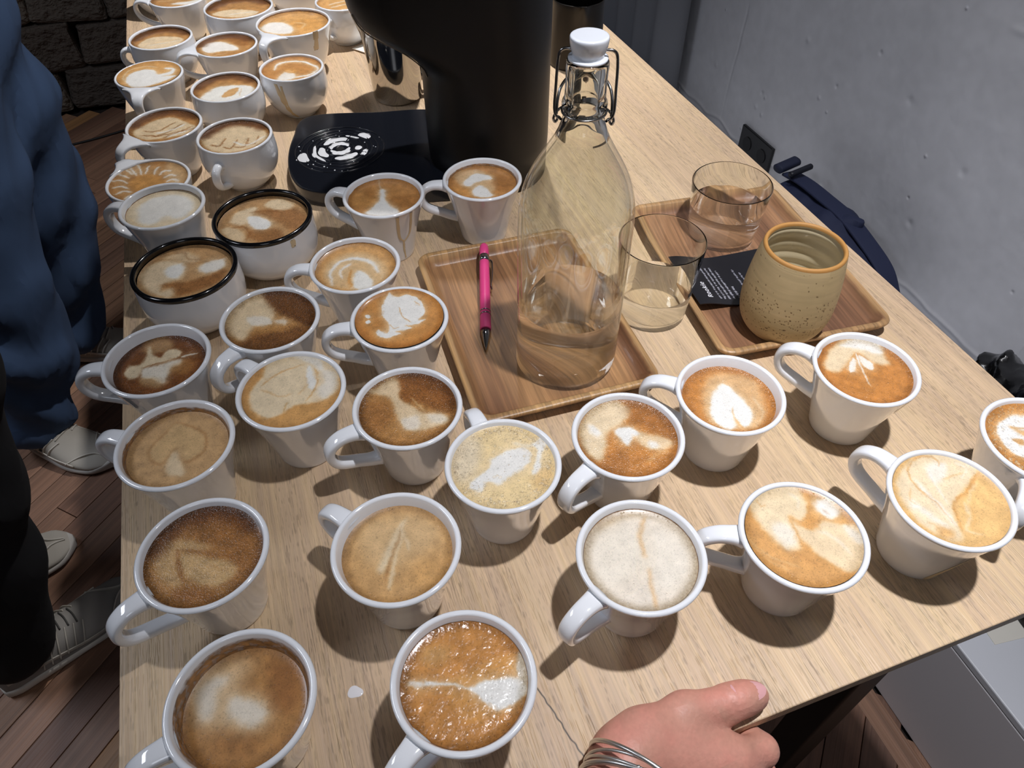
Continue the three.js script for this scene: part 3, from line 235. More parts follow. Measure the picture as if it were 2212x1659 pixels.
// ---------------------------------------------------------------- table
const TB = { x0: -0.196, x1: 0.6085, z0: -1.95, z1: -0.1027 };
{
  const W = TB.x1 - TB.x0, L = TB.z1 - TB.z0;
  const crack = (u, v) => { let c = 0; for (const [x0, z0, x1, z1, w] of [[0.075, -0.195, 0.098, -0.1027, 0.00045], [0.535, -0.165, 0.53, -0.13, 0.0004], [0.06, -0.235, 0.068, -0.215, 0.0003]]) { const x = TB.x0 + u * W, z = TB.z0 + v * L; if (z < z0 - 0.01 || z > z1 + 0.01) continue; const t = clamp((z - z0) / (z1 - z0)), d = Math.abs(x - lerp(x0, x1, t) - 0.0012 * (vn(z * 260, 3, 8) - 0.5)); c = Math.max(c, Math.exp(-d * d / (w * w)) * step(0, 0.08, t)); } return c; };
  const grain = (u, v) => {     // u across (0.8 m), v along (1.85 m)
    const x = u * W * 1000, z = v * L * 1000, wob = 16 * (fbm(x / 130, z / 420, 5, 3) - 0.5);
    const band = fbm((x + wob) / 34, z / 900, 11, 3), line = fbm((x + wob) / 3.4, z / 260, 12, 3), fine = fbm((x + 0.3 * wob) / 0.95, z / 60, 13, 2);
    const pore = step(0.60, 0.82, vn((x + 0.4 * wob) / 0.5, z / 6.5, 14)) * step(0.30, 0.66, fbm((x + wob) / 6, z / 260, 15, 2));
    const arch = fbm((x + wob * 3) / 60, z / 700, 16, 2); const cath = 0.5 + 0.5 * Math.sin(arch * 60 + z / 900);
    return { band, line, fine, pore, cath };
  };
  const N = 2048;
  const map = tex(N, N, (u, v, i, j) => { const g = grain(u, v), k = crack(u, v), y = 0.99 + 0.07 * (g.band - 0.5) + 0.10 * (g.line - 0.5) + 0.13 * (g.fine - 0.5) + 0.02 * (g.cath - 0.5) - 0.14 * g.pore; const s = y * (1 - 0.75 * k); return [205 * s, (178 + 4 * (g.band - 0.5)) * s, (145 - 10 * (g.line - 0.5)) * s]; });
  const bump = tex(1024, 1024, (u, v) => { const po = step(0.66, 0.86, vnp(u * 420, v * 46, 420, 46, 3)) * step(0.25, 0.6, vnp(u * 40, v * 3, 40, 3, 5)), c = 170 + 46 * (vnp(u * 150, v * 5, 150, 5, 7) - 0.5) + 40 * (vnp(u * 330, v * 14, 330, 14, 8) - 0.5) - 120 * po; return [c, c, c]; }, false, [4, 4]);
  const oak = std({ map, bumpMap: bump, bumpScale: 0.0006, roughness: 0.48 });
  const t = thing('table', 'long light-oak table crowded with coffee cups', 'table', [0, 0, 0]);
  const top = moved(new RoundedBoxGeometry(W, 0.014, L, 2, 0.0012), (TB.x0 + TB.x1) / 2, TOP - 0.007, (TB.z0 + TB.z1) / 2); planar(top, 'x', 'z', 1 / W, 1 / L, -TB.x0 / W, -TB.z0 / L);
  part('tabletop', top, oak, t, 'light oak top with fine grain and a few splits');
  const steel = std({ color: 0x17130f, roughness: 0.45, metalness: 0.4 });
  const legs = []; for (const x of [TB.x0 + 0.085, TB.x1 - 0.085]) for (const z of [TB.z1 - 0.09, TB.z0 + 0.09]) part('leg', moved(new RoundedBoxGeometry(0.045, TOP - 0.014, 0.045, 2, 0.004), x, (TOP - 0.014) / 2, z), steel, t);
  for (const x of [TB.x0 + 0.085, TB.x1 - 0.085]) part('side_rail', moved(new RoundedBoxGeometry(0.025, 0.04, L - 0.225, 2, 0.003), x, TOP - 0.034, (TB.z0 + TB.z1) / 2), steel, t);
  for (const z of [TB.z1 - 0.09, TB.z0 + 0.09]) part('cross_rail', moved(new RoundedBoxGeometry(W - 0.215, 0.04, 0.025, 2, 0.003), (TB.x0 + TB.x1) / 2, TOP - 0.034, z), steel, t);
  // a drop of spilt milk
  const milk = phy({ color: 0xe6e4e6, roughness: 0.12, clearcoat: 0.5 }), dg = new THREE.SphereGeometry(1, 32, 16, 0, 2 * Math.PI, 0, Math.PI / 2), p = dg.attributes.position;
  for (let i = 0; i < p.count; i++) { const a = Math.atan2(p.getZ(i), p.getX(i)), k = 1 + 0.22 * Math.sin(2 * a + 0.6) * 0.5 + 0.1 * Math.sin(3 * a); p.setXYZ(i, p.getX(i) * 0.0050 * k, p.getY(i) * 0.0008, p.getZ(i) * 0.0046 * k); } dg.computeVertexNormals();
  solo('milk_drop', dg, milk, 'small drop of spilt milk on the bare oak', 'milk drop', [-0.0406, TOP, -0.2135]);
}
// ---------------------------------------------------------------- coffee cups
const PAL = { W: [229, 224, 214], w: [226, 213, 192], C: [227, 202, 162], c: [213, 174, 118], O: [206, 144, 72], B: [136, 80, 34], D: [84, 44, 18] };
const CREMA = { T: [176, 122, 64], t: [203, 154, 94], t2: [200, 156, 104], o: [200, 134, 66], o2: [226, 178, 110], o2b: [206, 150, 84], o3: [192, 122, 54], o3b: [190, 130, 68], O: [208, 148, 78], M: [218, 203, 182], M2: [224, 203, 167], y: [228, 198, 142], d: [122, 70, 30], T2: [188, 142, 90], T3: [182, 128, 70] };
function latteArt(c, seed, N) {
  const cv = document.createElement('canvas'); cv.width = cv.height = N; const x = cv.getContext('2d'), base = CREMA[c.base];
  x.fillStyle = `rgb(${base})`; x.fillRect(0, 0, N, N);
  const P = (v) => (0.5 + v / 200) * N;
  if (c.ring >= 0.69 && !['c13', 'c16', 'c17'].includes(c.k)) { const q = []; for (let i = 0; i <= 8; i++) { const a = (195 + 150 * i / 8) * Math.PI / 180; q.push(Math.round(104 * Math.cos(a)), Math.round(104 * Math.sin(a))); } for (let i = 8; i >= 0; i--) { const a = (200 + 140 * i / 8) * Math.PI / 180; q.push(Math.round(70 * Math.cos(a)), Math.round((64 + 9 * (i % 2)) * Math.sin(a))); } c.art.push(['bD', 0.7, 0.14, 0, 0, q]); }
  for (const [k, op, soft, w0, w1, q] of c.art) {
    const col = PAL[k[1]] ?? CREMA[k.slice(1)]; x.filter = `blur(${((k[0] === 's' && 'OB'.includes(k[1]) ? soft * 1.2 + 0.005 : soft * 1.15) * N * 0.24).toFixed(2)}px)`; x.globalAlpha = op; x.fillStyle = `rgb(${col})`;
    const p = []; for (let i = 0; i < q.length; i += 2) p.push([P(q[i]), P(q[i + 1])]);
    let poly = p; if (k[0] === 's') { const cu = new THREE.SplineCurve(p.map((a) => new THREE.Vector2(...a))), n = 24, a = [], b = []; for (let i = 0; i <= n; i++) { const t = i / n, o = cu.getPoint(t), d = cu.getTangent(t), w = lerp(w0, w1, t) * N / 4 * (0.35 + 0.65 * Math.min(1, Math.sin(Math.PI * clamp(t, 0.03, 0.97)) * 2.2)); a.push([o.x - d.y * w, o.y + d.x * w]); b.unshift([o.x + d.y * w, o.y - d.x * w]); } poly = a.concat(b); }
    if (k[0] === 'b') poly = new THREE.CatmullRomCurve3(p.map(([a, b]) => new THREE.Vector3(a, b, 0)), true, 'centripetal').getPoints(p.length * 6).map((a) => [a.x, a.y]);
    const trace = () => { x.beginPath(); poly.forEach((a, i) => (i ? x.lineTo(...a) : x.moveTo(...a))); x.closePath(); x.fill(); };
    if (/[Ww]/.test(k[1])) { x.save(); x.filter = `blur(${((soft + 0.16) * N * 0.24).toFixed(2)}px)`; x.globalAlpha = op * 0.62; x.fillStyle = `rgb(${PAL.C})`; trace(); trace(); x.restore(); }
    trace();
  }
  x.filter = 'none'; x.globalAlpha = 1;
  { const r = rng(seed), nb = c.bp === 2 ? 520 : c.bp === 3 ? 130 : 40; for (let i = 0; i < nb; i++) { const a = r() * 6.283, q = r() < 0.7 ? 0.80 + 0.17 * r() : Math.sqrt(r()), b = (0.004 + 0.013 * r() ** 3) * N * (c.bp === 2 ? 1 : 0.6); x.globalAlpha = 0.25 + 0.35 * r(); x.strokeStyle = '#6b4420'; x.fillStyle = '#e9d7b4'; x.lineWidth = N / 512; x.beginPath(); x.arc(P(100 * q * Math.cos(a)), P(100 * q * Math.sin(a)), b, 0, 6.284); if (c.bp === 2) x.fill(); x.stroke(); } x.globalAlpha = 1; }
  const src = x.getImageData(0, 0, N, N).data, out = new Uint8Array(N * N * 4), dk = [0.52, 0.40, 0.30];
  for (let j = 0; j < N; j++) for (let i = 0; i < N; i++) {
    const u = i / N * 2 - 1, v = j / N * 2 - 1, r = Math.hypot(u, v);
    const wx = 0.075 * (fbm(u * 4 + 9, v * 4, seed, 3) - 0.5) + 0.04 * (fbm(u * 15, v * 15, seed + 5, 2) - 0.5), wy = 0.075 * (fbm(u * 4, v * 4 + 7, seed + 1, 3) - 0.5) + 0.04 * (fbm(u * 15, v * 15, seed + 6, 2) - 0.5);
    const si = clamp(Math.round((u + wx + 1) / 2 * N), 0, N - 1), sj = clamp(Math.round((v + wy + 1) / 2 * N), 0, N - 1), o = (sj * N + si) * 4;
    const si2 = clamp(Math.round((u + 2.4 * wy + 1) / 2 * N), 0, N - 1), sj2 = clamp(Math.round((v - 2.4 * wx + 1) / 2 * N), 0, N - 1), o2 = (sj2 * N + si2) * 4, mx = 0.30 * step(0.35, 0.65, fbm(u * 6 + 3, v * 6, seed + 15, 3)); let R = lerp(src[o], src[o2], mx), G = lerp(src[o + 1], src[o2 + 1], mx), B = lerp(src[o + 2], src[o2 + 2], mx); const white = clamp((R + G + B - 430) / 260), dark = clamp(1 - (R + G + B) / 420);
    const mott = (fbm(u * 7, v * 7, seed + 11, 4) - 0.5) * (0.26 - 0.2 * white), grit = (fbm(u * 64, v * 64, seed + 12, 2) - 0.5) * (0.06 + 0.85 * c.sp * c.sp * (0.3 + 1.2 * dark) * (1 - white));
    const spot = step(0.74, 0.8, vn(u * 52, v * 52, seed + 13)) * 0.1 * (1 - 0.6 * white);
    const e = Math.min(1, 1.25 * c.ring) * step(0.82 - 0.1 * fbm(u * 5, v * 5, seed + 20, 2), 1.0, r) * (0.75 + 0.5 * (fbm(u * 30, v * 30, seed + 21, 2) - 0.5));
    const k = 1 + mott + grit - spot, L = 0.4 * R + 0.45 * G + 0.15 * B; R = lerp(R, L, 0.10); G = lerp(G, L, 0.10); B = lerp(B, L, 0.10); const d = i * 4 + j * N * 4;
    out[d] = clamp(R * k * (1 - e * dk[0] * 0.8), 0, 255); out[d + 1] = clamp(G * (k * 1.01) * (1 - e * (1 - dk[1]) * 0.8), 0, 255); out[d + 2] = clamp(B * (k * 1.02) * (1 - e * (1 - dk[2]) * 0.85), 0, 255); out[d + 3] = 255;
  }
  const t = new THREE.DataTexture(out, N, N); t.colorSpace = THREE.SRGBColorSpace; t.magFilter = THREE.LinearFilter; t.minFilter = THREE.LinearMipmapLinearFilter; t.needsUpdate = true; return t;
}
const foamBump = [0, 1, 2, 3].map((k) => {
  const r = rng(90 + k), bub = []; if (k === 2) for (let i = 0; i < 620; i++) { const a = r() * 6.283, q = r() < 0.5 ? 0.62 + 0.34 * r() : 0.97 * Math.sqrt(r()); bub.push([q * Math.cos(a), q * Math.sin(a), (0.008 + 0.02 * r() * r()) * (q > 0.55 ? 1 : 0.5)]); }
  if (k !== 2) for (let i = 0; i < (k === 3 ? 150 : 110); i++) { const a = r() * 6.283, q = r() < 0.6 ? 0.86 + 0.1 * r() : Math.sqrt(r()) * 0.9; bub.push([q * Math.cos(a), q * Math.sin(a), 0.006 + 0.016 * r() * r()]); }
  const G = 40, grid = Array.from({ length: G * G }, () => []); for (const b of bub) { const gx = Math.floor((b[0] + 1) / 2 * G), gy = Math.floor((b[1] + 1) / 2 * G); for (let a = -1; a < 2; a++) for (let c = -1; c < 2; c++) if (gx + a >= 0 && gy + c >= 0 && gx + a < G && gy + c < G) grid[(gy + c) * G + gx + a].push(b); }
  return tex(512, 512, (s, t) => { const u = s * 2 - 1, v = t * 2 - 1; let h = 128 + [18, 30, 14, 120][k] * (fbm(u * 9, v * 9, 40 + k, 3) - 0.5) + [10, 50, 10, 5][k] * (fbm(u * 60, v * 60, 50 + k, 2) - 0.5);
    for (const b of grid[Math.min(G - 1, Math.floor(t * G)) * G + Math.min(G - 1, Math.floor(s * G))]) { const d = Math.hypot(u - b[0], v - b[1]) / b[2]; if (d < 1.4) h += d < 1 ? 70 * Math.sqrt(1 - d * d) - 18 : -18 * (1.4 - d) / 0.4; }
    return [h, h, h]; }, false);
});
const porcelain = phy({ color: 0xe9ebee, roughness: 0.09, clearcoat: 1, clearcoatRoughness: 0.03 });
const blackGlaze = phy({ color: 0x0d0e11, roughness: 0.14, clearcoat: 0.6, clearcoatRoughness: 0.05 });
const residueMat = (() => { const map = tex(512, 64, (u, v) => { const n = fbm(u * 60, v * 6, 3, 3), k = 0.75 + 0.6 * (n - 0.4); return [170 * k + 12, 124 * k + 8, 76 * k + 5]; });
  const alpha = tex(512, 64, (u, v) => { const a = step(0.0, 0.5, 1.2 - v + 0.55 * (fbm(u * 26, v * 1.5, 7, 4) - 0.5)) * (0.62 + 0.38 * step(0.35, 0.6, fbm(u * 90, v * 9, 9, 2))); const g = 255 * a; return [g, g, g]; }, false);
  return std({ map, alphaMap: alpha, transparent: true, roughness: 0.35 }); })();
const dripMat = phy({ color: 0xd6c09a, roughness: 0.25, clearcoat: 0.4 });
// outer profiles [radius, height] for r = rim radius, h = height
const PROFILE = {
  A: (s, h) => [[0.021, 0.0022], [0.0236, 0.0002], [0.0262, 0.0002], [0.0272, 0.0025], [0.0286, 0.010], [0.0322, 0.028], [0.0368, 0.047], [0.0418, 0.064], [0.0442, 0.0718]].map(([a, b]) => [a * s, b * h / 0.075]),
  B: (s, h) => [[0.019, 0.0022], [0.0215, 0.0002], [0.0250, 0.0002], [0.0275, 0.003], [0.0345, 0.010], [0.0425, 0.022], [0.0468, 0.036], [0.0472, 0.048], [0.0458, 0.0622]].map(([a, b]) => [a * s * 0.0448 / 0.0462, b * h / 0.065]),
  C: (s, h) => [[0.019, 0.0022], [0.0222, 0.0002], [0.0252, 0.0002], [0.0272, 0.003], [0.0312, 0.010], [0.0372, 0.024], [0.0420, 0.040], [0.0454, 0.054], [0.0467, 0.0622]].map(([a, b]) => [a * s * 0.0448 / 0.0472, b * h / 0.065]),
  D: (s, h) => [[0.024, 0.0022], [0.0270, 0.0002], [0.0310, 0.0002], [0.0340, 0.003], [0.0425, 0.010], [0.0505, 0.022], [0.0528, 0.036], [0.0524, 0.050], [0.0517, 0.0605]].map(([a, b]) => [a * s * 0.0448 / 0.0522, b * h / 0.065]),
};
const radiusAt = (prof, y) => { for (let i = 4; i < prof.length; i++) if (y <= prof[i][1]) { const a = prof[i - 1], b = prof[i]; return lerp(a[0], b[0], clamp((y - a[1]) / (b[1] - a[1]))); } return prof.at(-1)[0]; };
const rimArc = (r, h, w) => { const o = []; for (let i = 0; i <= 10; i++) { const a = Math.PI * i / 10; o.push([r - w / 2 + Math.cos(a) * w / 2, h - w / 2 + Math.sin(a) * w / 2]); } return o; };
const HANDLE = {
  A: (s, h, pr) => { const k = h / 0.075, a = radiusAt(pr, 0.066 * k), b = radiusAt(pr, 0.027 * k); return sweep([[a - 0.003, 0.0655 * k, 0], [a + 0.006, 0.0672 * k, 0], [a + 0.016, 0.0665 * k, 0], [a + 0.0250, 0.0605 * k, 0], [a + 0.0275, 0.0505 * k, 0], [a + 0.0225, 0.0395 * k, 0], [b + 0.014, 0.0305 * k, 0], [b + 0.005, 0.0268 * k, 0], [b - 0.003, 0.0255 * k, 0]], 44, (t) => 0.0136 - 0.0024 * t + 0.006 * Math.exp(-t * 16) + 0.004 * Math.exp(-(1 - t) * 16), (t) => 0.0080 + 0.003 * Math.exp(-t * 18) + 0.003 * Math.exp(-(1 - t) * 18), [0, 0, 1], 3); },
  B: (s, h, pr) => { const k = h / 0.065, a = radiusAt(pr, 0.048 * k), b = radiusAt(pr, 0.0205 * k); return sweep([[a - 0.003, 0.0475 * k, 0], [a + 0.0055, 0.0495 * k, 0], [a + 0.0125, 0.0455 * k, 0], [a + 0.0148, 0.0365 * k, 0], [a + 0.0115, 0.0275 * k, 0], [b + 0.0065, 0.0215 * k, 0], [b - 0.003, 0.0195 * k, 0]], 40, (t) => 0.0105 + 0.003 * Math.exp(-t * 14) + 0.003 * Math.exp(-(1 - t) * 14), (t) => 0.0082 + 0.002 * Math.exp(-t * 14), [0, 0, 1], 2.2); },
  C: (s, h, pr, r) => { const k = h / 0.065, b = radiusAt(pr, 0.022 * k); return sweep([[r - 0.0045, h - 0.0027, 0], [r + 0.004, h - 0.0026, 0], [r + 0.012, h - 0.0031, 0], [r + 0.021, h - 0.0065, 0], [r + 0.0252, h - 0.0155, 0], [r + 0.0215, 0.0365 * k, 0], [r + 0.008, 0.0265 * k, 0], [b + 0.005, 0.0215 * k, 0], [b - 0.003, 0.0200 * k, 0]], 48, (t) => 0.0115 + 0.042 * Math.exp(-t * 8.5) + 0.008 * Math.exp(-(1 - t) * 16), (t) => 0.0058 + 0.0016 * t, [0, 0, 1], 3); },
};
const DRIPS = { c20: [[62, 0.071, 58, 0.045, 72, 0.026, 66, 0.004, 0.05], [84, 0.071, 82, 0.045, 72, 0.03, 70, 0.02, 0.05]], c29: [[128, 0.06, 122, 0.045, 116, 0.02, 104, 0.004, 0.09], [118, 0.058, 116, 0.04, 112, 0.02, 108, 0.008, 0.06]], c33: [[62, 0.069, 63, 0.064, 63, 0.058, 64, 0.054, 0.09]], c7: [[70, 0.069, 76, 0.045, 96, 0.02, 108, 0.003, 0.14]], c9: [[74, 0.073, 75, 0.066, 76, 0.060, 77, 0.052, 0.08]], c24: [[62, 0.059, 62, 0.056, 63, 0.053, 63, 0.050, 0.06]], c17: [[8, 0.073, 9, 0.071, 10, 0.069, 11, 0.066, 0.1]] };
const coffeeGeo = (R) => { const rings = 14, seg = 56, pos = [0, 0, 0], uv = [0.5, 0.5], idx = []; for (let i = 1; i <= rings; i++) { const q = i / rings, r = R * q, y = 0.0010 * Math.max(0, (q - 0.9) / 0.1) ** 2 - 0.0002 * q; for (let k = 0; k < seg; k++) { const a = k / seg * 2 * Math.PI; pos.push(r * Math.cos(a), y, r * Math.sin(a)); uv.push(0.5 + 0.496 * q * Math.cos(a), 0.5 + 0.496 * q * Math.sin(a)); } }
  for (let k = 0; k < seg; k++) idx.push(0, 1 + (k + 1) % seg, 1 + k); for (let i = 0; i < rings - 1; i++) for (let k = 0; k < seg; k++) { const a = 1 + i * seg + k, b = 1 + i * seg + (k + 1) % seg; idx.push(a, b, a + seg, b, b + seg, a + seg); }
  const g = new THREE.BufferGeometry(); g.setAttribute('position', new THREE.Float32BufferAttribute(pos, 3)); g.setAttribute('uv', new THREE.Float32BufferAttribute(uv, 2)); g.setIndex(idx); g.computeVertexNormals(); return g; };
const bodyCache = new Map();
CUPS.forEach((c, n) => {
  const s = c.r / 0.0448, pr = PROFILE[c.t](s, c.h), w = c.t === 'A' ? 0.0044 : c.t === 'D' ? 0.0046 : 0.0038, name = c.t === 'D' ? 'coffee_bowl' : 'coffee_cup';
  const g = thing(name, c.lab, c.t === 'D' ? 'bowl' : 'cup', [c.x, TOP, c.z], 0, c.t === 'D' ? 'black-rimmed bowls of coffee' : 'white cups of latte on the table'), dark = c.t === 'D';
  const up = spl(pr, 40).map((p) => [p.x, Math.max(0.0001, p.y)]), inner = pr.slice(4).reverse().map(([a, b]) => [a - w, Math.max(b, 0.0085)]), yf = c.h - c.f, body = [[0, 0.0024]].concat(up);
  const rimR = pr.at(-1)[0] + (c.t === 'A' ? 0.0006 * s : 0.0002);
  if (!dark) part('body', new THREE.LatheGeometry(V2(body.concat(rimArc(rimR, c.h, w), inner, [[0.018, 0.0072], [0, 0.007]])), 72), porcelain, g);
  else { part('body', new THREE.LatheGeometry(V2(body.concat([[pr.at(-1)[0] - 0.0015, c.h - 0.0046]])), 72), porcelain, g);
    part('rim', new THREE.LatheGeometry(V2([[rimR, c.h - 0.0052]].concat(rimArc(rimR + 0.0006, c.h, w + 0.0006), inner.map(([a, b]) => [a + 0.0008, b]), [[0.02, 0.008]])), 72), blackGlaze, g, 'glossy black rim and inside'); }
  const ri = radiusAt(pr, yf) - w + (dark ? 0.0006 : 0), N = n < 24 ? 512 : 320;
  const art = part('coffee', coffeeGeo(Math.min(ri, rimR - w - 0.0001) + 0.0003), phy({ map: latteArt(c, 100 + n * 31, N), bumpMap: foamBump[c.bp], bumpScale: [0.0010, 0.0018, 0.0018, 0.0018][c.bp], roughness: [0.36, 0.3, 0.28, 0.26][c.bp], clearcoat: c.bp === 3 ? 0.5 : 0.25, clearcoatRoughness: 0.12 }), g, 'coffee with milk foam'); art.position.y = yf;
  if (c.rs > 0 && !dark) { const y1 = lerp(yf, c.h - 0.002, c.rs), P = []; for (let i = 0; i <= 6; i++) { const y = lerp(yf - 0.0005, y1, i / 6); P.push([Math.min(radiusAt(pr, y) - w, rimR - w) - 0.00018, y]); } const m = part('coffee_stain', new THREE.LatheGeometry(V2(P), 72), residueMat, g, 'brown foam stain on the inner wall'); m.rotation.y = n * 1.7; }
  if (c.hd !== null) { const h = part('handle', HANDLE[c.t](s, c.h, pr, rimR), porcelain, g); h.rotation.y = -c.hd * Math.PI / 180; }
  for (const d of DRIPS[c.k] ?? []) { const cu = new THREE.CatmullRomCurve3([0, 2, 4, 6].map((i) => new THREE.Vector3(d[i], d[i + 1], 0))), rows = 24, pos = [], idx = []; for (let i = 0; i <= rows; i++) { const p = cu.getPoint(i / rows), ww = 1.9 * d[8] * (0.6 + 0.5 * vn(i * 0.4, n, 3)); for (let k = 0; k <= 4; k++) { const a = p.x * Math.PI / 180 + ww * (k / 4 - 0.5), R = radiusAt(pr, p.y) + 0.0002 + 0.00035 * (1 - (k / 2 - 1) ** 2); pos.push(R * Math.cos(a), p.y, R * Math.sin(a)); } } for (let i = 0; i < rows; i++) for (let k = 0; k < 4; k++) { const a = i * 5 + k; idx.push(a, a + 1, a + 5, a + 1, a + 6, a + 5); }
    const dg = new THREE.BufferGeometry(); dg.setAttribute('position', new THREE.Float32BufferAttribute(pos, 3)); dg.setIndex(idx); dg.computeVertexNormals(); part('coffee_drip', dg, dripMat, g, 'dried coffee drip'); }
});
// ---------------------------------------------------------------- wooden trays
function rr(w, d, r, y, n = 8) { const o = []; for (const [sx, sz, a0] of [[1, 1, 0], [-1, 1, 90], [-1, -1, 180], [1, -1, 270]]) for (let i = 0; i <= n; i++) { const a = (a0 + 90 * i / n) * Math.PI / 180; o.push([sx * (w / 2 - r) + r * Math.cos(a), y, sz * (d / 2 - r) + r * Math.sin(a)]); } return o; }
function trayGeo(w, d) { const L = [[0.013, 0, 0.012], [0.011, 0.0004, 0.013], [0.004, 0.009, 0.015], [0.0006, 0.0145, 0.016], [0, 0.0162, 0.016], [0.0008, 0.0176, 0.0155], [0.003, 0.018, 0.014], [0.0058, 0.0178, 0.012], [0.0072, 0.0168, 0.011], [0.0105, 0.0112, 0.010], [0.0135, 0.0078, 0.009], [0.0165, 0.0068, 0.008], [0.03, 0.0066, 0.006]];
  const g = loft(L.map(([i, y, r]) => rr(w - 2 * i, d - 2 * i, r, y))); g.index.array.reverse(); g.computeVertexNormals(); return planar(g, 'x', 'z', 1 / w, 1 / d, 0.5, 0.5); }
{
  const wood = (c1, c2, seed, dir) => { const a = hex(c1), b = hex(c2); let hb; const N = 768, buf = new Float32Array(N * N);
    const map = tex(N, N, (s, t, i, j) => { const u = dir ? t : s, v = dir ? s : t, w = 0.25 * (fbm(u * 3, v * 1.2, seed, 3) - 0.5), k = fbm((u + w) * 5, v * 0.7, seed + 1, 4), ring = 0.5 + 0.5 * Math.sin((u + w * 1.6) * 34 + 5 * fbm(u * 2, v * 0.8, seed + 2, 2)), f = fbm((u + 0.2 * w) * 120, v * 5, seed + 3, 2), q = clamp(0.15 + 0.9 * step(0.38, 0.66, k) * 0.8 + 0.16 * (ring - 0.5)), e = 1 + 0.34 * (f - 0.5) + 0.12 * (fbm(u * 30, v * 2, seed + 4, 2) - 0.5); buf[j * N + i] = 128 + 120 * (f - 0.5); const m = Math.min(s, 1 - s, t, 1 - t), wear = 0.55 * (1 - step(0.025, 0.05, m + 0.02 * (fbm(s * 20, t * 20, seed + 9, 3) - 0.5))); return [0, 1, 2].map((c) => lerp(lerp(a[c], b[c], q), [190, 156, 104][c], wear) * e); });
    const bump = tex(N, N, (s, t, i, j) => { const c = buf[j * N + i]; return [c, c, c]; }, false);
    return phy({ map, bumpMap: bump, bumpScale: 0.0005, roughness: 0.42, clearcoat: 0.15, clearcoatRoughness: 0.3 }); };
  solo('serving_tray', trayGeo(0.183, 0.258), wood(0xaa8157, 0x6b4830, 4, false), 'brown wooden tray carrying the glass bottle and a pink pen', 'tray', [0.2055, TOP, -0.5275], -0.035);
  solo('serving_tray', trayGeo(0.192, 0.264), wood(0xa67d5b, 0x6c4c38, 14, false), 'brown wooden tray carrying the clay cup and a black leaflet', 'tray', [0.4692, TOP, -0.527], -0.096);
}
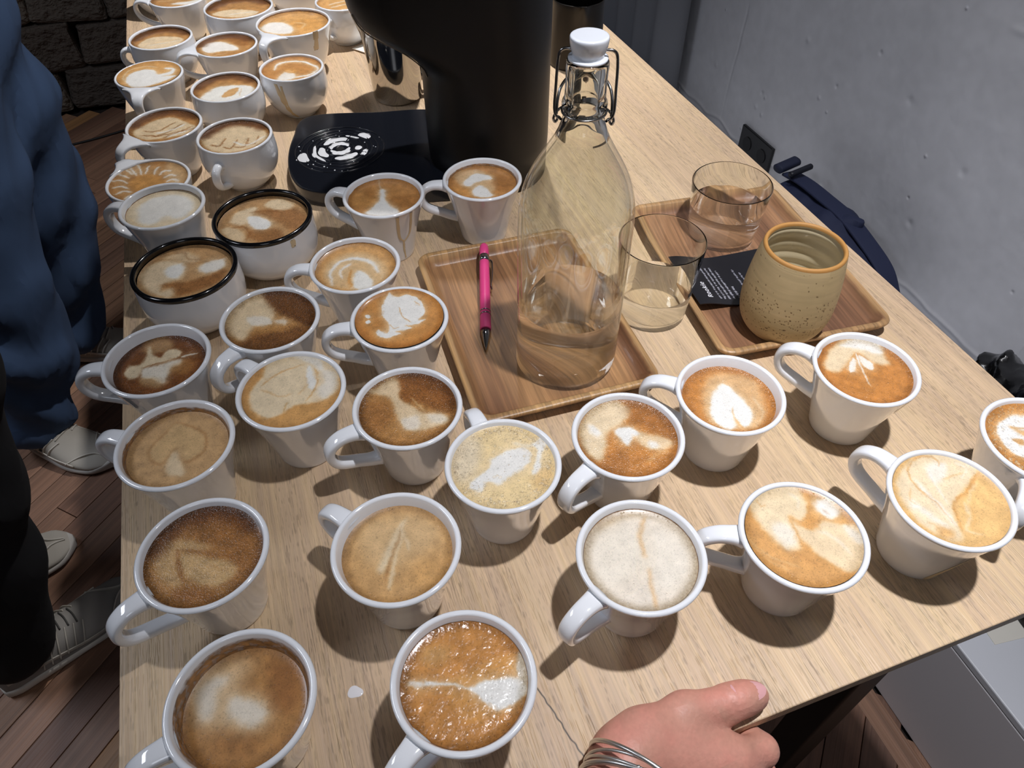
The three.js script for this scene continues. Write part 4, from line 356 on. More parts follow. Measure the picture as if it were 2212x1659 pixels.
// ---------------------------------------------------------------- glass
const clearGlass = phy({ color: 0xfafaf4, roughness: 0.0, transmission: 1, thickness: 0.003, ior: 1.5 });
const paneGlass = phy({ color: 0xfdfdfb, roughness: 0.0, transmission: 1, thickness: 0, ior: 1.5 }), paneWater = phy({ color: 0xffffff, roughness: 0.0, transmission: 1, thickness: 0, ior: 1.33 });
const softGlass = phy({ color: 0xfbfcf9, roughness: 0.0, transmission: 1, thickness: 0, ior: 1.75 });
const wetGlass = phy({ color: 0xfdfdfa, roughness: 0.0, transmission: 1, thickness: 0.05, ior: 1.36 });   // wall with water behind it
{
  const b = thing('water_bottle', 'swing-top glass bottle with a white ceramic stopper, a third full of water', 'bottle', [0.2215, TOP + 0.0066, -0.4655]);
  const out = [[0, 0.0045], [0.022, 0.0040], [0.034, 0.0012], [0.039, 0.0001], [0.0435, 0.0008], [0.0468, 0.0040], [0.0482, 0.0095], [0.0485, 0.020], [0.0485, 0.05], [0.0485, 0.09], [0.0485, 0.13], [0.0485, 0.150], [0.0482, 0.165], [0.0470, 0.1785], [0.0440, 0.1915], [0.0392, 0.2035], [0.0332, 0.2145], [0.0268, 0.2250], [0.0214, 0.2345], [0.0178, 0.2430], [0.0157, 0.2505], [0.0150, 0.2550], [0.0158, 0.2572], [0.0168, 0.2600], [0.0166, 0.2632], [0.0155, 0.2655], [0.0151, 0.2700], [0.0151, 0.2830], [0.0154, 0.2890], [0.0151, 0.2922], [0.0138, 0.2935]];
  const inn = [[0.0105, 0.2932], [0.0098, 0.2900], [0.0098, 0.2600], [0.0112, 0.2485], [0.0150, 0.2400], [0.0186, 0.2320], [0.0240, 0.2225], [0.0304, 0.2120], [0.0364, 0.2012], [0.0411, 0.1895], [0.0439, 0.1775], [0.0452, 0.1640], [0.0455, 0.150], [0.0455, 0.13], [0.0455, 0.09], [0.0455, 0.05], [0.0455, 0.030], [0.0448, 0.0170], [0.0415, 0.0105], [0.034, 0.0075], [0.020, 0.0085], [0, 0.0090]];
  const wy = 0.070, po = spl(out, 170), pi = spl(inn, 170), cut = pi.filter((p) => p.y > wy || p.x < 0 || false), dry = pi.slice(0, pi.findIndex((p, i) => i > 60 && p.y < wy)), wet = pi.slice(dry.length - 1);
  // walls in the water refract as one body; the dry walls and the foot are thin panes that let the lamp light through
  const iF = po.findIndex((p, i) => i > 20 && p.y > 0.006), iW = po.findIndex((p) => p.y > wy), iS = po.findIndex((p) => p.y > 0.168), iN = po.findIndex((p) => p.y > 0.236), jN = dry.findIndex((p) => p.y < 0.236), jS = dry.findIndex((p) => p.y < 0.168);
  part('foot', new THREE.LatheGeometry(po.slice(0, iF + 1), 96), paneGlass, b, 'clear glass foot');
  part('wet_wall', new THREE.LatheGeometry(po.slice(iF, iW + 1), 96), wetGlass, b, 'clear glass wall around the water');
  part('dry_wall', mergeGeometries([new THREE.LatheGeometry(po.slice(iW, iN + 1), 96), new THREE.LatheGeometry(dry.slice(jN), 96)]), softGlass, b, 'clear glass wall above the water');
  part('neck', new THREE.LatheGeometry(po.slice(iN).concat(dry.slice(0, jN + 1)), 96), clearGlass, b, 'thick clear glass neck');
  { const wr = po[iW].x; part('water', new THREE.LatheGeometry(V2([[wr - 0.003, wy + 0.0012], [wr - 0.0042, wy + 0.0002], [wr - 0.007, wy], [0, wy]]), 96), paneWater, b, 'still water in the bottle'); }
  const white = phy({ color: 0xe8ecf2, roughness: 0.14, clearcoat: 0.6 });
  const st = part('stopper', new THREE.LatheGeometry(spl([[0, 0.2950], [0.0110, 0.2950], [0.0114, 0.2960], [0.0115, 0.2972], [0.0124, 0.3000], [0.0132, 0.3030], [0.0137, 0.3060], [0.0138, 0.3084], [0.0134, 0.3094], [0.0126, 0.3098], [0.0090, 0.3099], [0, 0.3099]], 60), 64), white, b, 'white ceramic stopper');
  part('washer', lathe([[0.006, 0.2930], [0.0128, 0.2930], [0.0142, 0.2936], [0.0142, 0.2950], [0.0128, 0.2956], [0.006, 0.2956]], 48), white, b, 'white rubber washer');
  const steel = std({ color: 0xb4b2af, metalness: 1, roughness: 0.2 }), turn = -0.44, wire = (p, r = 0.0011, n = 60, c = false) => { const m = part('wire', tube(p, r, n, 10, c), steel, b); m.rotation.y = turn; return m; };
  for (const s of [-1, 1]) {
    wire([[s * 0.0105, 0.3000, 0], [s * 0.0165, 0.3000, 0], [s * 0.0195, 0.2980, 0], [s * 0.0208, 0.2920, 0.0004], [s * 0.0216, 0.2720, 0.0012], [s * 0.0218, 0.2570, 0.0024], [s * 0.0206, 0.2525, 0.0030], [s * 0.0192, 0.2512, 0.0030]]).name = 'bail_wire';
    wire([[s * 0.0160, 0.2560, -0.0035], [s * 0.0190, 0.2548, -0.001], [s * 0.0212, 0.2525, 0.0012], [s * 0.0222, 0.2492, 0.0018], [s * 0.0212, 0.2466, 0.0016], [s * 0.0196, 0.2480, 0.0014], [s * 0.0192, 0.2506, 0.0016], [s * 0.0176, 0.2512, 0.0040], [s * 0.0168, 0.2510, 0.0058]], 0.001).name = 'pivot_loop';
  }
  wire([[-0.0202, 0.2530, 0.002], [-0.0200, 0.2620, -0.001], [-0.0180, 0.2700, -0.006], [-0.0120, 0.2748, -0.0135], [0, 0.2762, -0.0175], [0.0120, 0.2748, -0.0135], [0.0180, 0.2700, -0.006], [0.0200, 0.2620, -0.001], [0.0202, 0.2530, 0.002]]).name = 'lever_wire';
  { const p = []; for (let i = 0; i < 24; i++) { const a = i / 24 * 2 * Math.PI; p.push([0.0163 * Math.cos(a), 0.2556, 0.0163 * Math.sin(a)]); } wire(p, 0.0009, 72, true).name = 'neck_wire'; }
}
function tumbler(label, [x, y, z], r0, r1, h, w, level) {
  const g = thing('water_glass', label, 'glass', [x, y, z], 0, 'water tumblers'), rin = (yy) => lerp(r0, r1, clamp(yy / h)) - w, fl = 0.0062;
  const out = [[0, 0.0016], [r0 - 0.008, 0.0012], [r0 - 0.004, 0.0001], [r0 - 0.0012, 0.0006], [r0, 0.003], [lerp(r0, r1, 0.5), h * 0.5], [r1, h - 0.0008], [r1 - w * 0.5, h], [r1 - w, h - 0.0008]];
  const ri = rin(level), ro = ri + w;
  part('foot', lathe([[0, 0.0016], [r0 - 0.008, 0.0012], [r0 - 0.004, 0.0001], [r0 - 0.0012, 0.0006]], 96), paneGlass, g, 'clear glass foot');
  part('wet_wall', lathe([[r0 - 0.0012, 0.0006], [r0, 0.003], [lerp(r0, r1, level / h * 0.5), level * 0.5], [ro, level]], 96), wetGlass, g, 'clear glass wall around the water');
  part('glass_wall', lathe([[ro, level], [lerp(ro, r1, 0.5), (level + h) / 2], [r1, h - 0.0008], [r1 - w * 0.5, h], [r1 - w, h - 0.0008], [lerp(ri, r1 - w, 0.5), (level + h) / 2], [ri, level]], 96), clearGlass, g, 'clear glass wall above the water');
  part('water', lathe([[ri, level + 0.0012], [ri - 0.0012, level + 0.0002], [ri - 0.004, level], [0, level]], 96), paneWater, g, 'still water');
  part('bottom', lathe([[rin(fl), fl + 0.004], [rin(fl) - 0.002, fl + 0.0012], [rin(fl) - 0.007, fl], [0, fl + 0.0004]], 96), paneGlass, g, 'thick glass bottom');
}
tumbler('clear tumbler a third full of water on the bare oak beside the bottle', [0.3365, TOP, -0.506], 0.0365, 0.0432, 0.092, 0.0016, 0.036);
tumbler('clear tumbler half full of water on the tray behind the leaflet', [0.4725, TOP + 0.0066, -0.5945], 0.0385, 0.0446, 0.0685, 0.0016, 0.040);
// ---------------------------------------------------------------- clay cup
{
  const g = thing('clay_cup', 'speckled sand-coloured clay cup without a handle on the wooden tray', 'clay cup', [0.4465, TOP + 0.0066, -0.4345]);
  const r = rng(8), sp = []; for (let i = 0; i < 760; i++) { const v = r() < 0.7 ? 0.42 + 0.3 * r() : r(); sp.push([r(), 0.1 + 0.9 * v, 0.0016 + 0.0085 * r() * r() * r(), 0.0034 + 0.0034 * r(), 0.35 + 0.65 * r()]); }
  const G = 48, grid = Array.from({ length: G * G }, () => []); for (const s of sp) for (let a = -1; a < 2; a++) for (let c = -1; c < 2; c++) { const gx = (Math.floor(s[0] * G) + a + G) % G, gy = Math.floor(s[1] * G) + c; if (gy >= 0 && gy < G) grid[gy * G + gx].push(s); }
  const hN = new Float32Array(1024 * 512);
  const map = tex(1024, 512, (u, v, i, j) => { const st = fbm(u * 7, v * 60, 5, 3), bl = fbm(u * 5, v * 5, 6, 4), k = 0.94 + 0.16 * (bl - 0.5) + 0.09 * (st - 0.5); let c = [203 * k, 179 * k, 137 * k - 6 * (1 - bl)]; let h = 128 + 16 * (st - 0.5); for (const s of grid[Math.min(G - 1, Math.floor(v * G)) * G + Math.min(G - 1, Math.floor(u * G))]) { let du = Math.abs(u - s[0]); if (du > 0.5) du = 1 - du; const d = Math.hypot(du / s[2], (v - s[1] + (u - s[0]) * 0.35) / s[3]); if (d < 1.2) { const a = s[4] * (1 - sm(clamp(d / 1.2))); c = [lerp(c[0], 74, a), lerp(c[1], 50, a), lerp(c[2], 26, a)]; h -= 60 * a; } } hN[j * 1024 + i] = h; return c; });
  const bump = tex(1024, 512, (u, v, i, j) => { const h = hN[j * 1024 + i]; return [h, h, h]; }, false), clay = std({ map, bumpMap: bump, bumpScale: 0.0009, roughness: 0.72 });
  const outP = [[0, 0.0018], [0.026, 0.0012], [0.0285, 0], [0.031, 0.0006], [0.0365, 0.006], [0.0418, 0.0155], [0.0446, 0.028], [0.0452, 0.042], [0.0444, 0.058], [0.0424, 0.076], [0.0398, 0.092], [0.0386, 0.0975]], inP = [[0.0344, 0.0975], [0.0352, 0.092], [0.0385, 0.074], [0.0402, 0.056], [0.0402, 0.040], [0.0385, 0.026], [0.033, 0.014], [0.02, 0.009], [0, 0.0085]];
  part('cup_wall', new THREE.LatheGeometry(spl(outP, 70), 96), clay, g);
  const ring = []; for (let i = 0; i <= 90; i++) { const p = new THREE.SplineCurve(V2(inP)).getPoint(i / 90); ring.push(new THREE.Vector2(Math.max(0, p.x - (i > 6 && i < 62 ? 0.0007 * Math.sin(i * 0.62) : 0)), p.y)); }
  part('inner_wall', new THREE.LatheGeometry(ring, 96), phy({ color: 0xd0c2a0, roughness: 0.35, clearcoat: 0.35 }), g, 'pale glazed inside with throwing rings');
  part('lip', lathe([[0.0386, 0.0972], [0.0385, 0.0990], [0.0377, 0.1003], [0.0365, 0.1008], [0.0353, 0.1003], [0.0345, 0.0990], [0.0344, 0.0972]], 96), std({ color: 0xb88648, roughness: 0.6 }), g, 'bare orange-brown lip');
  part('water', lathe([[0.0328, 0.020], [0, 0.020]].reverse(), 64), phy({ color: 0xd8cdb2, roughness: 0.05, transmission: 0.4, thickness: 0.01, ior: 1.33 }), g, 'last bit of clear drink at the bottom');
}
// ---------------------------------------------------------------- black leaflet
{
  const cv = document.createElement('canvas'); cv.width = 512; cv.height = 768; const x = cv.getContext('2d'); x.fillStyle = '#1b1b20'; x.fillRect(0, 0, 512, 768);
  x.fillStyle = '#d9d9de'; x.font = 'bold 50px sans-serif'; x.fillText('Rookie', 62, 132);
  const r = rng(3), rowOf = (y, x0, len, th, c) => { x.fillStyle = c; for (let p = x0; p < x0 + len;) { const w = 8 + 34 * r(); for (let q = p; q < Math.min(p + w, x0 + len); q += 6.5) x.fillRect(q, y - th * (0.75 + 0.4 * r()), 4.6, th * (0.7 + 0.4 * r())); p += w + 9; } };
  for (const [y, a, l] of [[196, 58, 330], [232, 56, 330], [268, 58, 335], [304, 60, 300], [346, 62, 120]]) rowOf(y, a, l, 16, '#a9a9b2');
  for (const [y, a, l] of [[424, 140, 210], [462, 96, 90], [462, 230, 80], [500, 70, 170], [538, 62, 130], [590, 150, 120]]) rowOf(y, a, l, 14, '#8f8f99');
  const t = new THREE.CanvasTexture(cv); t.colorSpace = THREE.SRGBColorSpace; t.magFilter = THREE.LinearFilter;
  const W = 0.122, D = 0.083, g = new THREE.BoxGeometry(W, 0.0009, D, 30, 1, 2), p = g.attributes.position, uv = g.attributes.uv;
  for (let i = 0; i < p.count; i++) { const X = p.getX(i) + W / 2; uv.setXY(i, (D / 2 - p.getZ(i)) / D, 1 - X / W); p.setY(i, p.getY(i) + 0.0118 * (1 - sm(clamp(X / 0.055))) + 0.0016 * Math.max(0, (X - 0.07) / 0.05)); } g.computeVertexNormals();
  const m = std({ map: t, roughness: 0.38 }), edge = std({ color: 0x2a2a2e, roughness: 0.5 });
  const o = lit(new THREE.Mesh(g, [edge, edge, m, edge, edge, edge])); o.name = 'leaflet'; o.position.set(0.4413, TOP + 0.0073, -0.5135); o.rotation.y = -0.085; scene.add(o); tag(o, 'black leaflet with small white lettering lying across the tray rim', 'leaflet');
}
// ---------------------------------------------------------------- pink pen
{
  const a = new THREE.Vector3(0.1945, TOP + 0.0250, -0.6425), b = new THREE.Vector3(0.1485, TOP + 0.0102, -0.4960), L = a.distanceTo(b);
  const g = thing('ballpoint_pen', 'pink ballpoint pen with chrome clip leaning on the tray rim', 'pen', [b.x, b.y, b.z]); g.quaternion.setFromUnitVectors(new THREE.Vector3(0, 1, 0), a.clone().sub(b).normalize());
  const pink = phy({ color: 0xd8407f, roughness: 0.42, clearcoat: 0.1 }), chrome = std({ color: 0x9a9a9c, metalness: 1, roughness: 0.2 }), k = L / 0.1545;
  const seg = (n, pts, m, lab) => part(n, lathe(pts.map(([r, y]) => [r, y * k]), 32), m, g, lab);
  seg('tip', [[0, 0], [0.0006, 0.0002], [0.0008, 0.003], [0.0016, 0.0042], [0.0042, 0.0185], [0.0052, 0.0262], [0, 0.0262]], chrome, 'chrome cone tip');
  seg('grip', [[0, 0.0262], [0.0055, 0.0262], [0.0058, 0.028], [0.0056, 0.046], [0, 0.046]], phy({ color: 0xc23a72, roughness: 0.55 }), 'darker pink grip');
  for (const y of [0.0462, 0.0508]) seg('ring', [[0, y], [0.0058, y], [0.0059, y + 0.0007], [0.0058, y + 0.0014], [0, y + 0.0014]], chrome, 'thin chrome ring');
  seg('barrel', [[0, 0.0476], [0.0056, 0.0476], [0.0056, 0.0508], [0, 0.0508], [0, 0.0522], [0.0056, 0.0522], [0.0056, 0.085], [0.0054, 0.126], [0, 0.126]], pink);
  seg('collar', [[0, 0.126], [0.0056, 0.126], [0.0057, 0.130], [0.0054, 0.1355], [0, 0.1355]], chrome, 'chrome collar');
  seg('push_button', [[0, 0.1355], [0.0052, 0.1355], [0.0052, 0.146], [0.0046, 0.1515], [0.0026, 0.1545], [0, 0.1548]], pink);
  const clip = part('clip', sweep([[0.0048, 0.1325 * k, 0], [0.0092, 0.1335 * k, 0], [0.0104, 0.126 * k, 0], [0.0098, 0.108 * k, 0], [0.0082, 0.094 * k, 0], [0.0094, 0.090 * k, 0]], 40, (t) => 0.0034 - 0.0012 * t, 0.0011, [0, 0, 1], 4), chrome, g, 'chrome pocket clip'); clip.rotation.y = 0.35;
}
// ---------------------------------------------------------------- black drinks machine
{
  const ax = 0.264, az = -0.838, R = 0.0775, d = [-0.915, -0.402];
  const black = phy({ color: 0x08080a, roughness: 0.42, specularIntensity: 0.7 }), base = phy({ color: 0x10131a, roughness: 0.22, clearcoat: 0.5, clearcoatRoughness: 0.12 });
  const g = thing('drinks_machine', 'black countertop machine with a round tower and a wet grooved plate', 'coffee machine', [ax, TOP, az]);
  // foot plate outline (relative to the tower axis)
  const P = [[0.052, -1.010], [0.030, -0.965], [0.016, -0.915], [0.013, -0.868], [0.022, -0.835], [0.042, -0.818], [0.075, -0.808], [0.120, -0.797], [0.175, -0.782], [0.215, -0.78], [0.25, -0.90], [0.23, -0.968], [0.15, -0.992]].map(([x, z]) => new THREE.Vector2(x - ax, -(z - az)));
  const cu = new THREE.CatmullRomCurve3(P.map((p) => new THREE.Vector3(p.x, p.y, 0)), true, 'centripetal', 0.2), sh = new THREE.Shape(cu.getPoints(120).map((p) => new THREE.Vector2(p.x, p.y)));
  const bg = new THREE.ExtrudeGeometry(sh, { depth: 0.017, bevelEnabled: true, bevelThickness: 0.0025, bevelSize: 0.003, bevelSegments: 4, steps: 1 }).rotateX(-Math.PI / 2).translate(0, 0.0025, 0);
  part('base_plate', bg, base, g, 'glossy black foot plate');
  const cx = 0.0811 - ax, cz = -0.9093 - az, top = 0.0221;
  for (const [r, w] of [[0.058, 0.0010], [0.050, 0.0009], [0.0425, 0.0009], [0.036, 0.0009], [0.0305, 0.0012], [0.0185, 0.0013]]) part('groove_ring', moved(new THREE.TorusGeometry(r, w, 8, 72).rotateX(Math.PI / 2), cx, top, cz), base, g);
  for (let i = 0; i < 4; i++) { const a = 0.6 + i * Math.PI / 2; const s = part('spoke', new RoundedBoxGeometry(0.020, 0.0024, 0.0018, 1, 0.0006), base, g); s.position.set(cx + 0.0275 * Math.cos(a), top, cz + 0.0275 * Math.sin(a)); s.rotation.y = -a; }
  part('hub', moved(lathe([[0.0050, 0], [0.0068, 0.0014], [0.0150, 0.0014], [0.0166, 0]], 40), cx, top - 0.0002, cz), base, g);
  part('drain_hole', moved(new THREE.CylinderGeometry(0.0052, 0.0052, 0.001, 24), cx, top + 0.0004, cz), std({ color: 0x020203, roughness: 0.9 }), g);
  // spilt milk on the plate: thin film pieces between ribs
  const milk = phy({ color: 0xd9dadb, roughness: 0.12, clearcoat: 0.6, clearcoatRoughness: 0.05 });
  const film = (r0, r1, a0, a1) => { const n = 30, pos = [], idx = []; for (let i = 0; i <= n; i++) { const a = lerp(a0, a1, i / n), f = Math.sin(Math.PI * i / n) ** 0.4; for (let k = 0; k <= 4; k++) { const t = k / 4, r = lerp(lerp((r0 + r1) / 2, r0, f), lerp((r0 + r1) / 2, r1, f), t) * (1 + 0.03 * Math.sin(a * 9)); pos.push(r * Math.cos(a), 0.0008 * f * (1 - (2 * t - 1) ** 2), r * Math.sin(a)); } } for (let i = 0; i < n; i++) for (let k = 0; k < 4; k++) { const q = i * 5 + k; idx.push(q, q + 5, q + 1, q + 1, q + 5, q + 6); } const m = new THREE.BufferGeometry(); m.setAttribute('position', new THREE.Float32BufferAttribute(pos, 3)); m.setIndex(idx); m.computeVertexNormals(); return m; };
  for (const [r0, r1, a0, a1] of [[0.0066, 0.0166, 0.0, 3.2], [0.0066, 0.0166, 3.1, 6.283], [0.0190, 0.0300, 0.72, 2.05], [0.0190, 0.0300, 3.85, 5.4], [0.0190, 0.028, 0.0, 0.45], [0.0188, 0.0295, 2.45, 3.6], [0.031, 0.039, 0.35, 0.8], [0.0310, 0.037, 2.3, 3.7], [0.043, 0.056, 2.75, 3.25], [0.038, 0.050, 5.5, 5.95], [0.031, 0.036, 5.1, 5.7]]) part('milk_film', moved(film(r0, r1, a0, a1), cx, top + (r0 < 0.01 ? 0.0009 : 0.0004), cz), milk, g, 'film of spilt milk');
  const bead = new THREE.SphereGeometry(1, 12, 8, 0, 6.284, 0, Math.PI / 2), r = rng(6); for (let i = 0; i < 44; i++) { const a = r() * 6.283, q = 0.014 + 0.045 * Math.sqrt(r()), s = 0.0006 + 0.0011 * r() * r(); const m = part('droplet', bead, milk, g); m.position.set(cx + q * Math.cos(a), top - 0.0001, cz + q * Math.sin(a)); m.scale.set(s, s * 0.6, s); }
  // tower with the head leaning out over the plate
  const H = [[0.002, 0], [0.05, 0], [0.100, 0], [0.131, 0], [0.141, 0.0008], [0.149, 0.004], [0.1565, 0.011], [0.163, 0.0195], [0.170, 0.031], [0.177, 0.046], [0.183, 0.058], [0.190, 0.068], [0.198, 0.0745], [0.208, 0.079], [0.225, 0.082], [0.30, 0.084], [0.306, 0.082]], n = 96;
  const ring = (y, e, q) => { const o = []; for (let k = 0; k < n; k++) { const t = k / n * 2 * Math.PI, c = Math.cos(t), s = Math.sin(t), dd = c * d[0] + s * d[1], w = step(-0.25, 0.25, dd); o.push([q * c + e * w * d[0], y, q * s + e * w * d[1]]); } return o; };
  part('tower', loft(H.map(([y, e], i) => ring(y, e, i === 0 ? R - 0.002 : i === H.length - 1 ? R - 0.004 : R))), black, g, 'satin black tower with overhanging head');
  part('lid', loft([[0.3065, 0.082, R - 0.006], [0.309, 0.083, R - 0.003], [0.322, 0.083, R - 0.003], [0.326, 0.080, R - 0.008]].map(([y, e, q]) => ring(y, e, q))), black, g);
  { const P3 = []; for (const [y, e] of H.slice(4, 14)) { const th = Math.atan2(d[1], d[0]) - 0.62, c = Math.cos(th), q = Math.sin(th); P3.push([(R + 0.0004) * c + e * d[0], y - 0.0012, (R + 0.0004) * q + e * d[1]]); }
    part('trim_strip', tube(P3, 0.0008, 48, 6), std({ color: 0x8a847c, metalness: 1, roughness: 0.3 }), g, 'thin bright edge trim'); }
}
// ---------------------------------------------------------------- steel milk pitchers
function pitcher(label, [x, z], rb, rt, h, ang, spout, m, hnd) {
  const g = thing('milk_pitcher', label, 'pitcher', [x, TOP, z]), n = 96, w = 0.001, ring = (r, y, k, kk = 0) => { const o = []; for (let i = 0; i < n; i++) { const t = i / n * 2 * Math.PI; let a = t - ang; a = Math.atan2(Math.sin(a), Math.cos(a)); const f = Math.exp(-a * a / 0.05); o.push([(r + k * f) * Math.cos(t), y + kk * f, (r + k * f) * Math.sin(t)]); } return o; };
  const R = []; for (let i = 0; i <= 20; i++) { const t = i / 20, y = 0.003 + t * (h - 0.003); R.push(ring(lerp(rb, rt, t ** 1.15), y, spout * step(0.62, 1, t), 0.004 * step(0.7, 1, t))); }
  const inn = []; for (let i = 20; i >= 0; i--) { const t = i / 20, y = 0.004 + t * (h - 0.003); inn.push(ring(lerp(rb, rt, t ** 1.15) - w, y, spout * step(0.62, 1, t), 0.004 * step(0.7, 1, t))); }
  const sk = loft([ring(rb - 0.004, 0.0001, 0), ring(rb - 0.001, 0.0008, 0)].concat(R, inn)); sk.index.array.reverse(); sk.computeVertexNormals(); part('jug', sk, m, g);
  const hx = Math.cos(ang + Math.PI), hz = Math.sin(ang + Math.PI), hd = part('handle', sweep([[rt - 0.002, h * 0.9, 0], [rt + 0.018, h * 0.93, 0], [rt + 0.034, h * 0.8, 0], [rt + 0.036, h * 0.5, 0], [rt + 0.026, h * 0.28, 0], [rb + 0.002, h * 0.2, 0]], 40, 0.012, 0.002, [0, 0, 1], 4), m, g); hd.rotation.y = -(ang + Math.PI) + (hnd ?? 0);
}
const mirrorSteel = std({ color: 0xb9b5ae, metalness: 1, roughness: 0.06 }), darkSteel = std({ color: 0x3c3a38, metalness: 1, roughness: 0.38 });
pitcher('mirror-polished steel milk pitcher standing behind the machine plate', [0.1975, -1.078], 0.0365, 0.046, 0.128, -2.75, 0.012, mirrorSteel, 0.5);
pitcher('dark brushed steel milk pitcher behind the machine tower', [0.4985, -1.098], 0.0425, 0.0405, 0.099, 1.86, 0.013, darkSteel);
{
  const g = new THREE.BoxGeometry(0.09, 0.0012, 0.07, 12, 1, 10), p = g.attributes.position; for (let i = 0; i < p.count; i++) p.setY(i, p.getY(i) + 0.0006 + 0.0035 * Math.max(0, -p.getX(i) / 0.045 - 0.45)); g.computeVertexNormals();
  solo('napkin', g, std({ color: 0xe9e4da, roughness: 0.9 }), 'white paper napkin with a lifted corner behind the polished pitcher', 'napkin', [0.2205, TOP, -1.262], 0.62);
}
// ---------------------------------------------------------------- things on the bench and floor
{
  const cloth = tex(128, 128, (u, v) => { const k = 0.9 + 0.2 * ((Math.floor(u * 64) + Math.floor(v * 64)) % 2) * 0.5 + 0.1 * (fbm(u * 9, v * 9, 3, 2) - 0.5); return [26 * k, 33 * k, 58 * k]; });
  const navy = std({ color: 0x1b2340, roughness: 0.8 }), g = thing('shoulder_bag', 'navy blue cloth bag with a rolled strap lying on the bench by the wall', 'bag', [1.20, 0.292, -1.12]);
  part('bag_body', flesh([[0.02, 0.064, -0.16, 0.060, 0.02, 0.070, 0.0, 0.066], [0.02, 0.070, 0.0, 0.066, 0.02, 0.056, 0.15, 0.054], [-0.03, 0.052, -0.15, 0.050, -0.03, 0.048, 0.14, 0.046], [0.02, 0.135, 0.035, 0.014, 0.03, 0.147, 0.055, 0.010]], 0.03, 0.009, (x, y, z) => 0.0015 * Math.sin(z * 60 + y * 40) + 0.001 * Math.sin(z * 140)), navy, g);
  part('strap', sweep([[0.02, 0.128, -0.205], [0.02, 0.138, -0.14], [0.02, 0.141, -0.06], [0.02, 0.141, 0.02], [0.02, 0.126, 0.10], [0.02, 0.100, 0.18], [0.02, 0.060, 0.225]], 60, 0.044, 0.008, [1, 0, 0.1], 5), navy, g);
  part('strap_roll', sweep([[-0.012, 0.140, -0.215], [0.050, 0.146, -0.225]], 10, 0.030, 0.020, [0, 0, 1], 2.6), std({ color: 0x161d36, roughness: 0.75 }), g);
  part('buckle', sweep([[-0.012, 0.152, -0.165], [0.054, 0.157, -0.175]], 10, 0.014, 0.014, [0, 0, 1], 2.6), std({ color: 0x10131f, roughness: 0.5 }), g);
}
{
  const shiny = phy({ color: 0x0b0b0d, roughness: 0.22, sheen: 0.3, clearcoat: 0.4, clearcoatRoughness: 0.25 });
  const g = thing('puffer_jacket', 'glossy black quilted jacket heaped on the bench by the wall', 'jacket', [1.165, 0.304, -0.49]);
  part('jacket_shell', flesh([[0.06, 0.085, -0.11, 0.045, 0.03, 0.075, 0.0, 0.075], [0.03, 0.07, 0.0, 0.07, 0.0, 0.065, 0.07, 0.065], [-0.06, 0.055, -0.08, 0.05, -0.08, 0.06, 0.05, 0.055]], 0.04, 0.006, (x, y, z) => 0.007 * Math.sin(z * 95 + x * 40 + 2 * Math.sin(y * 60)) + 0.005 * Math.sin(y * 120 + z * 50) + 0.008 * (fbm(x * 60 + 9, z * 60 + y * 50, 4, 2) - 0.5)), shiny, g);
  const c = thing('folded_coat', 'matt black coat lying on the white bench top', 'coat', [1.045, 0.306, -0.10]);
  part('coat_cloth', flesh([[-0.055, 0.07, -0.05, 0.07, 0.07, 0.085, -0.08, 0.085], [-0.02, 0.062, 0.12, 0.062, 0.10, 0.075, 0.10, 0.075], [-0.08, 0.025, -0.13, 0.024, 0.02, 0.03, -0.14, 0.028], [-0.01, 0.075, 0.03, 0.075, 0.1, 0.08, 0.02, 0.08]], 0.05, 0.009, (x, y, z) => 0.004 * Math.sin(x * 50 + z * 36) + 0.004 * Math.sin(y * 60 - z * 44)), std({ color: 0x060608, roughness: 0.9 }), c);
  const sg = new THREE.BoxGeometry(0.10, 0.001, 0.14, 6, 1, 6), p = sg.attributes.position; sg.computeVertexNormals();
  const cv = document.createElement('canvas'); cv.width = 128; cv.height = 180; const x = cv.getContext('2d'); x.fillStyle = '#d3d0c6'; x.fillRect(0, 0, 128, 180); x.strokeStyle = '#8f8d8a'; x.lineWidth = 2; x.beginPath(); x.moveTo(34, 76); x.quadraticCurveTo(46, 60, 58, 70); x.stroke(); x.beginPath(); x.moveTo(36, 90); x.lineTo(56, 80); x.stroke();
  const t = new THREE.CanvasTexture(cv); t.colorSpace = THREE.SRGBColorSpace; solo('paper_sheet', sg, std({ map: t, roughness: 0.85 }), 'off-white sheet of paper half under the black coat', 'paper', [0.945, 0.2845, -0.262], -0.12);
}
{
  const pts = []; for (let i = 0; i <= 16; i++) { const t = i / 16; pts.push([-1.1 + 1.0 * t, 0.0045, -2.985 + 0.045 * Math.sin(t * 5.2) - 0.10 * t * t]); }
  solo('floor_cable', tube(pts, 0.0042, 90, 8), std({ color: 0x0a0a0a, roughness: 0.6 }), 'thin black cable trailing across the floor by the stone wall', 'cable');
}
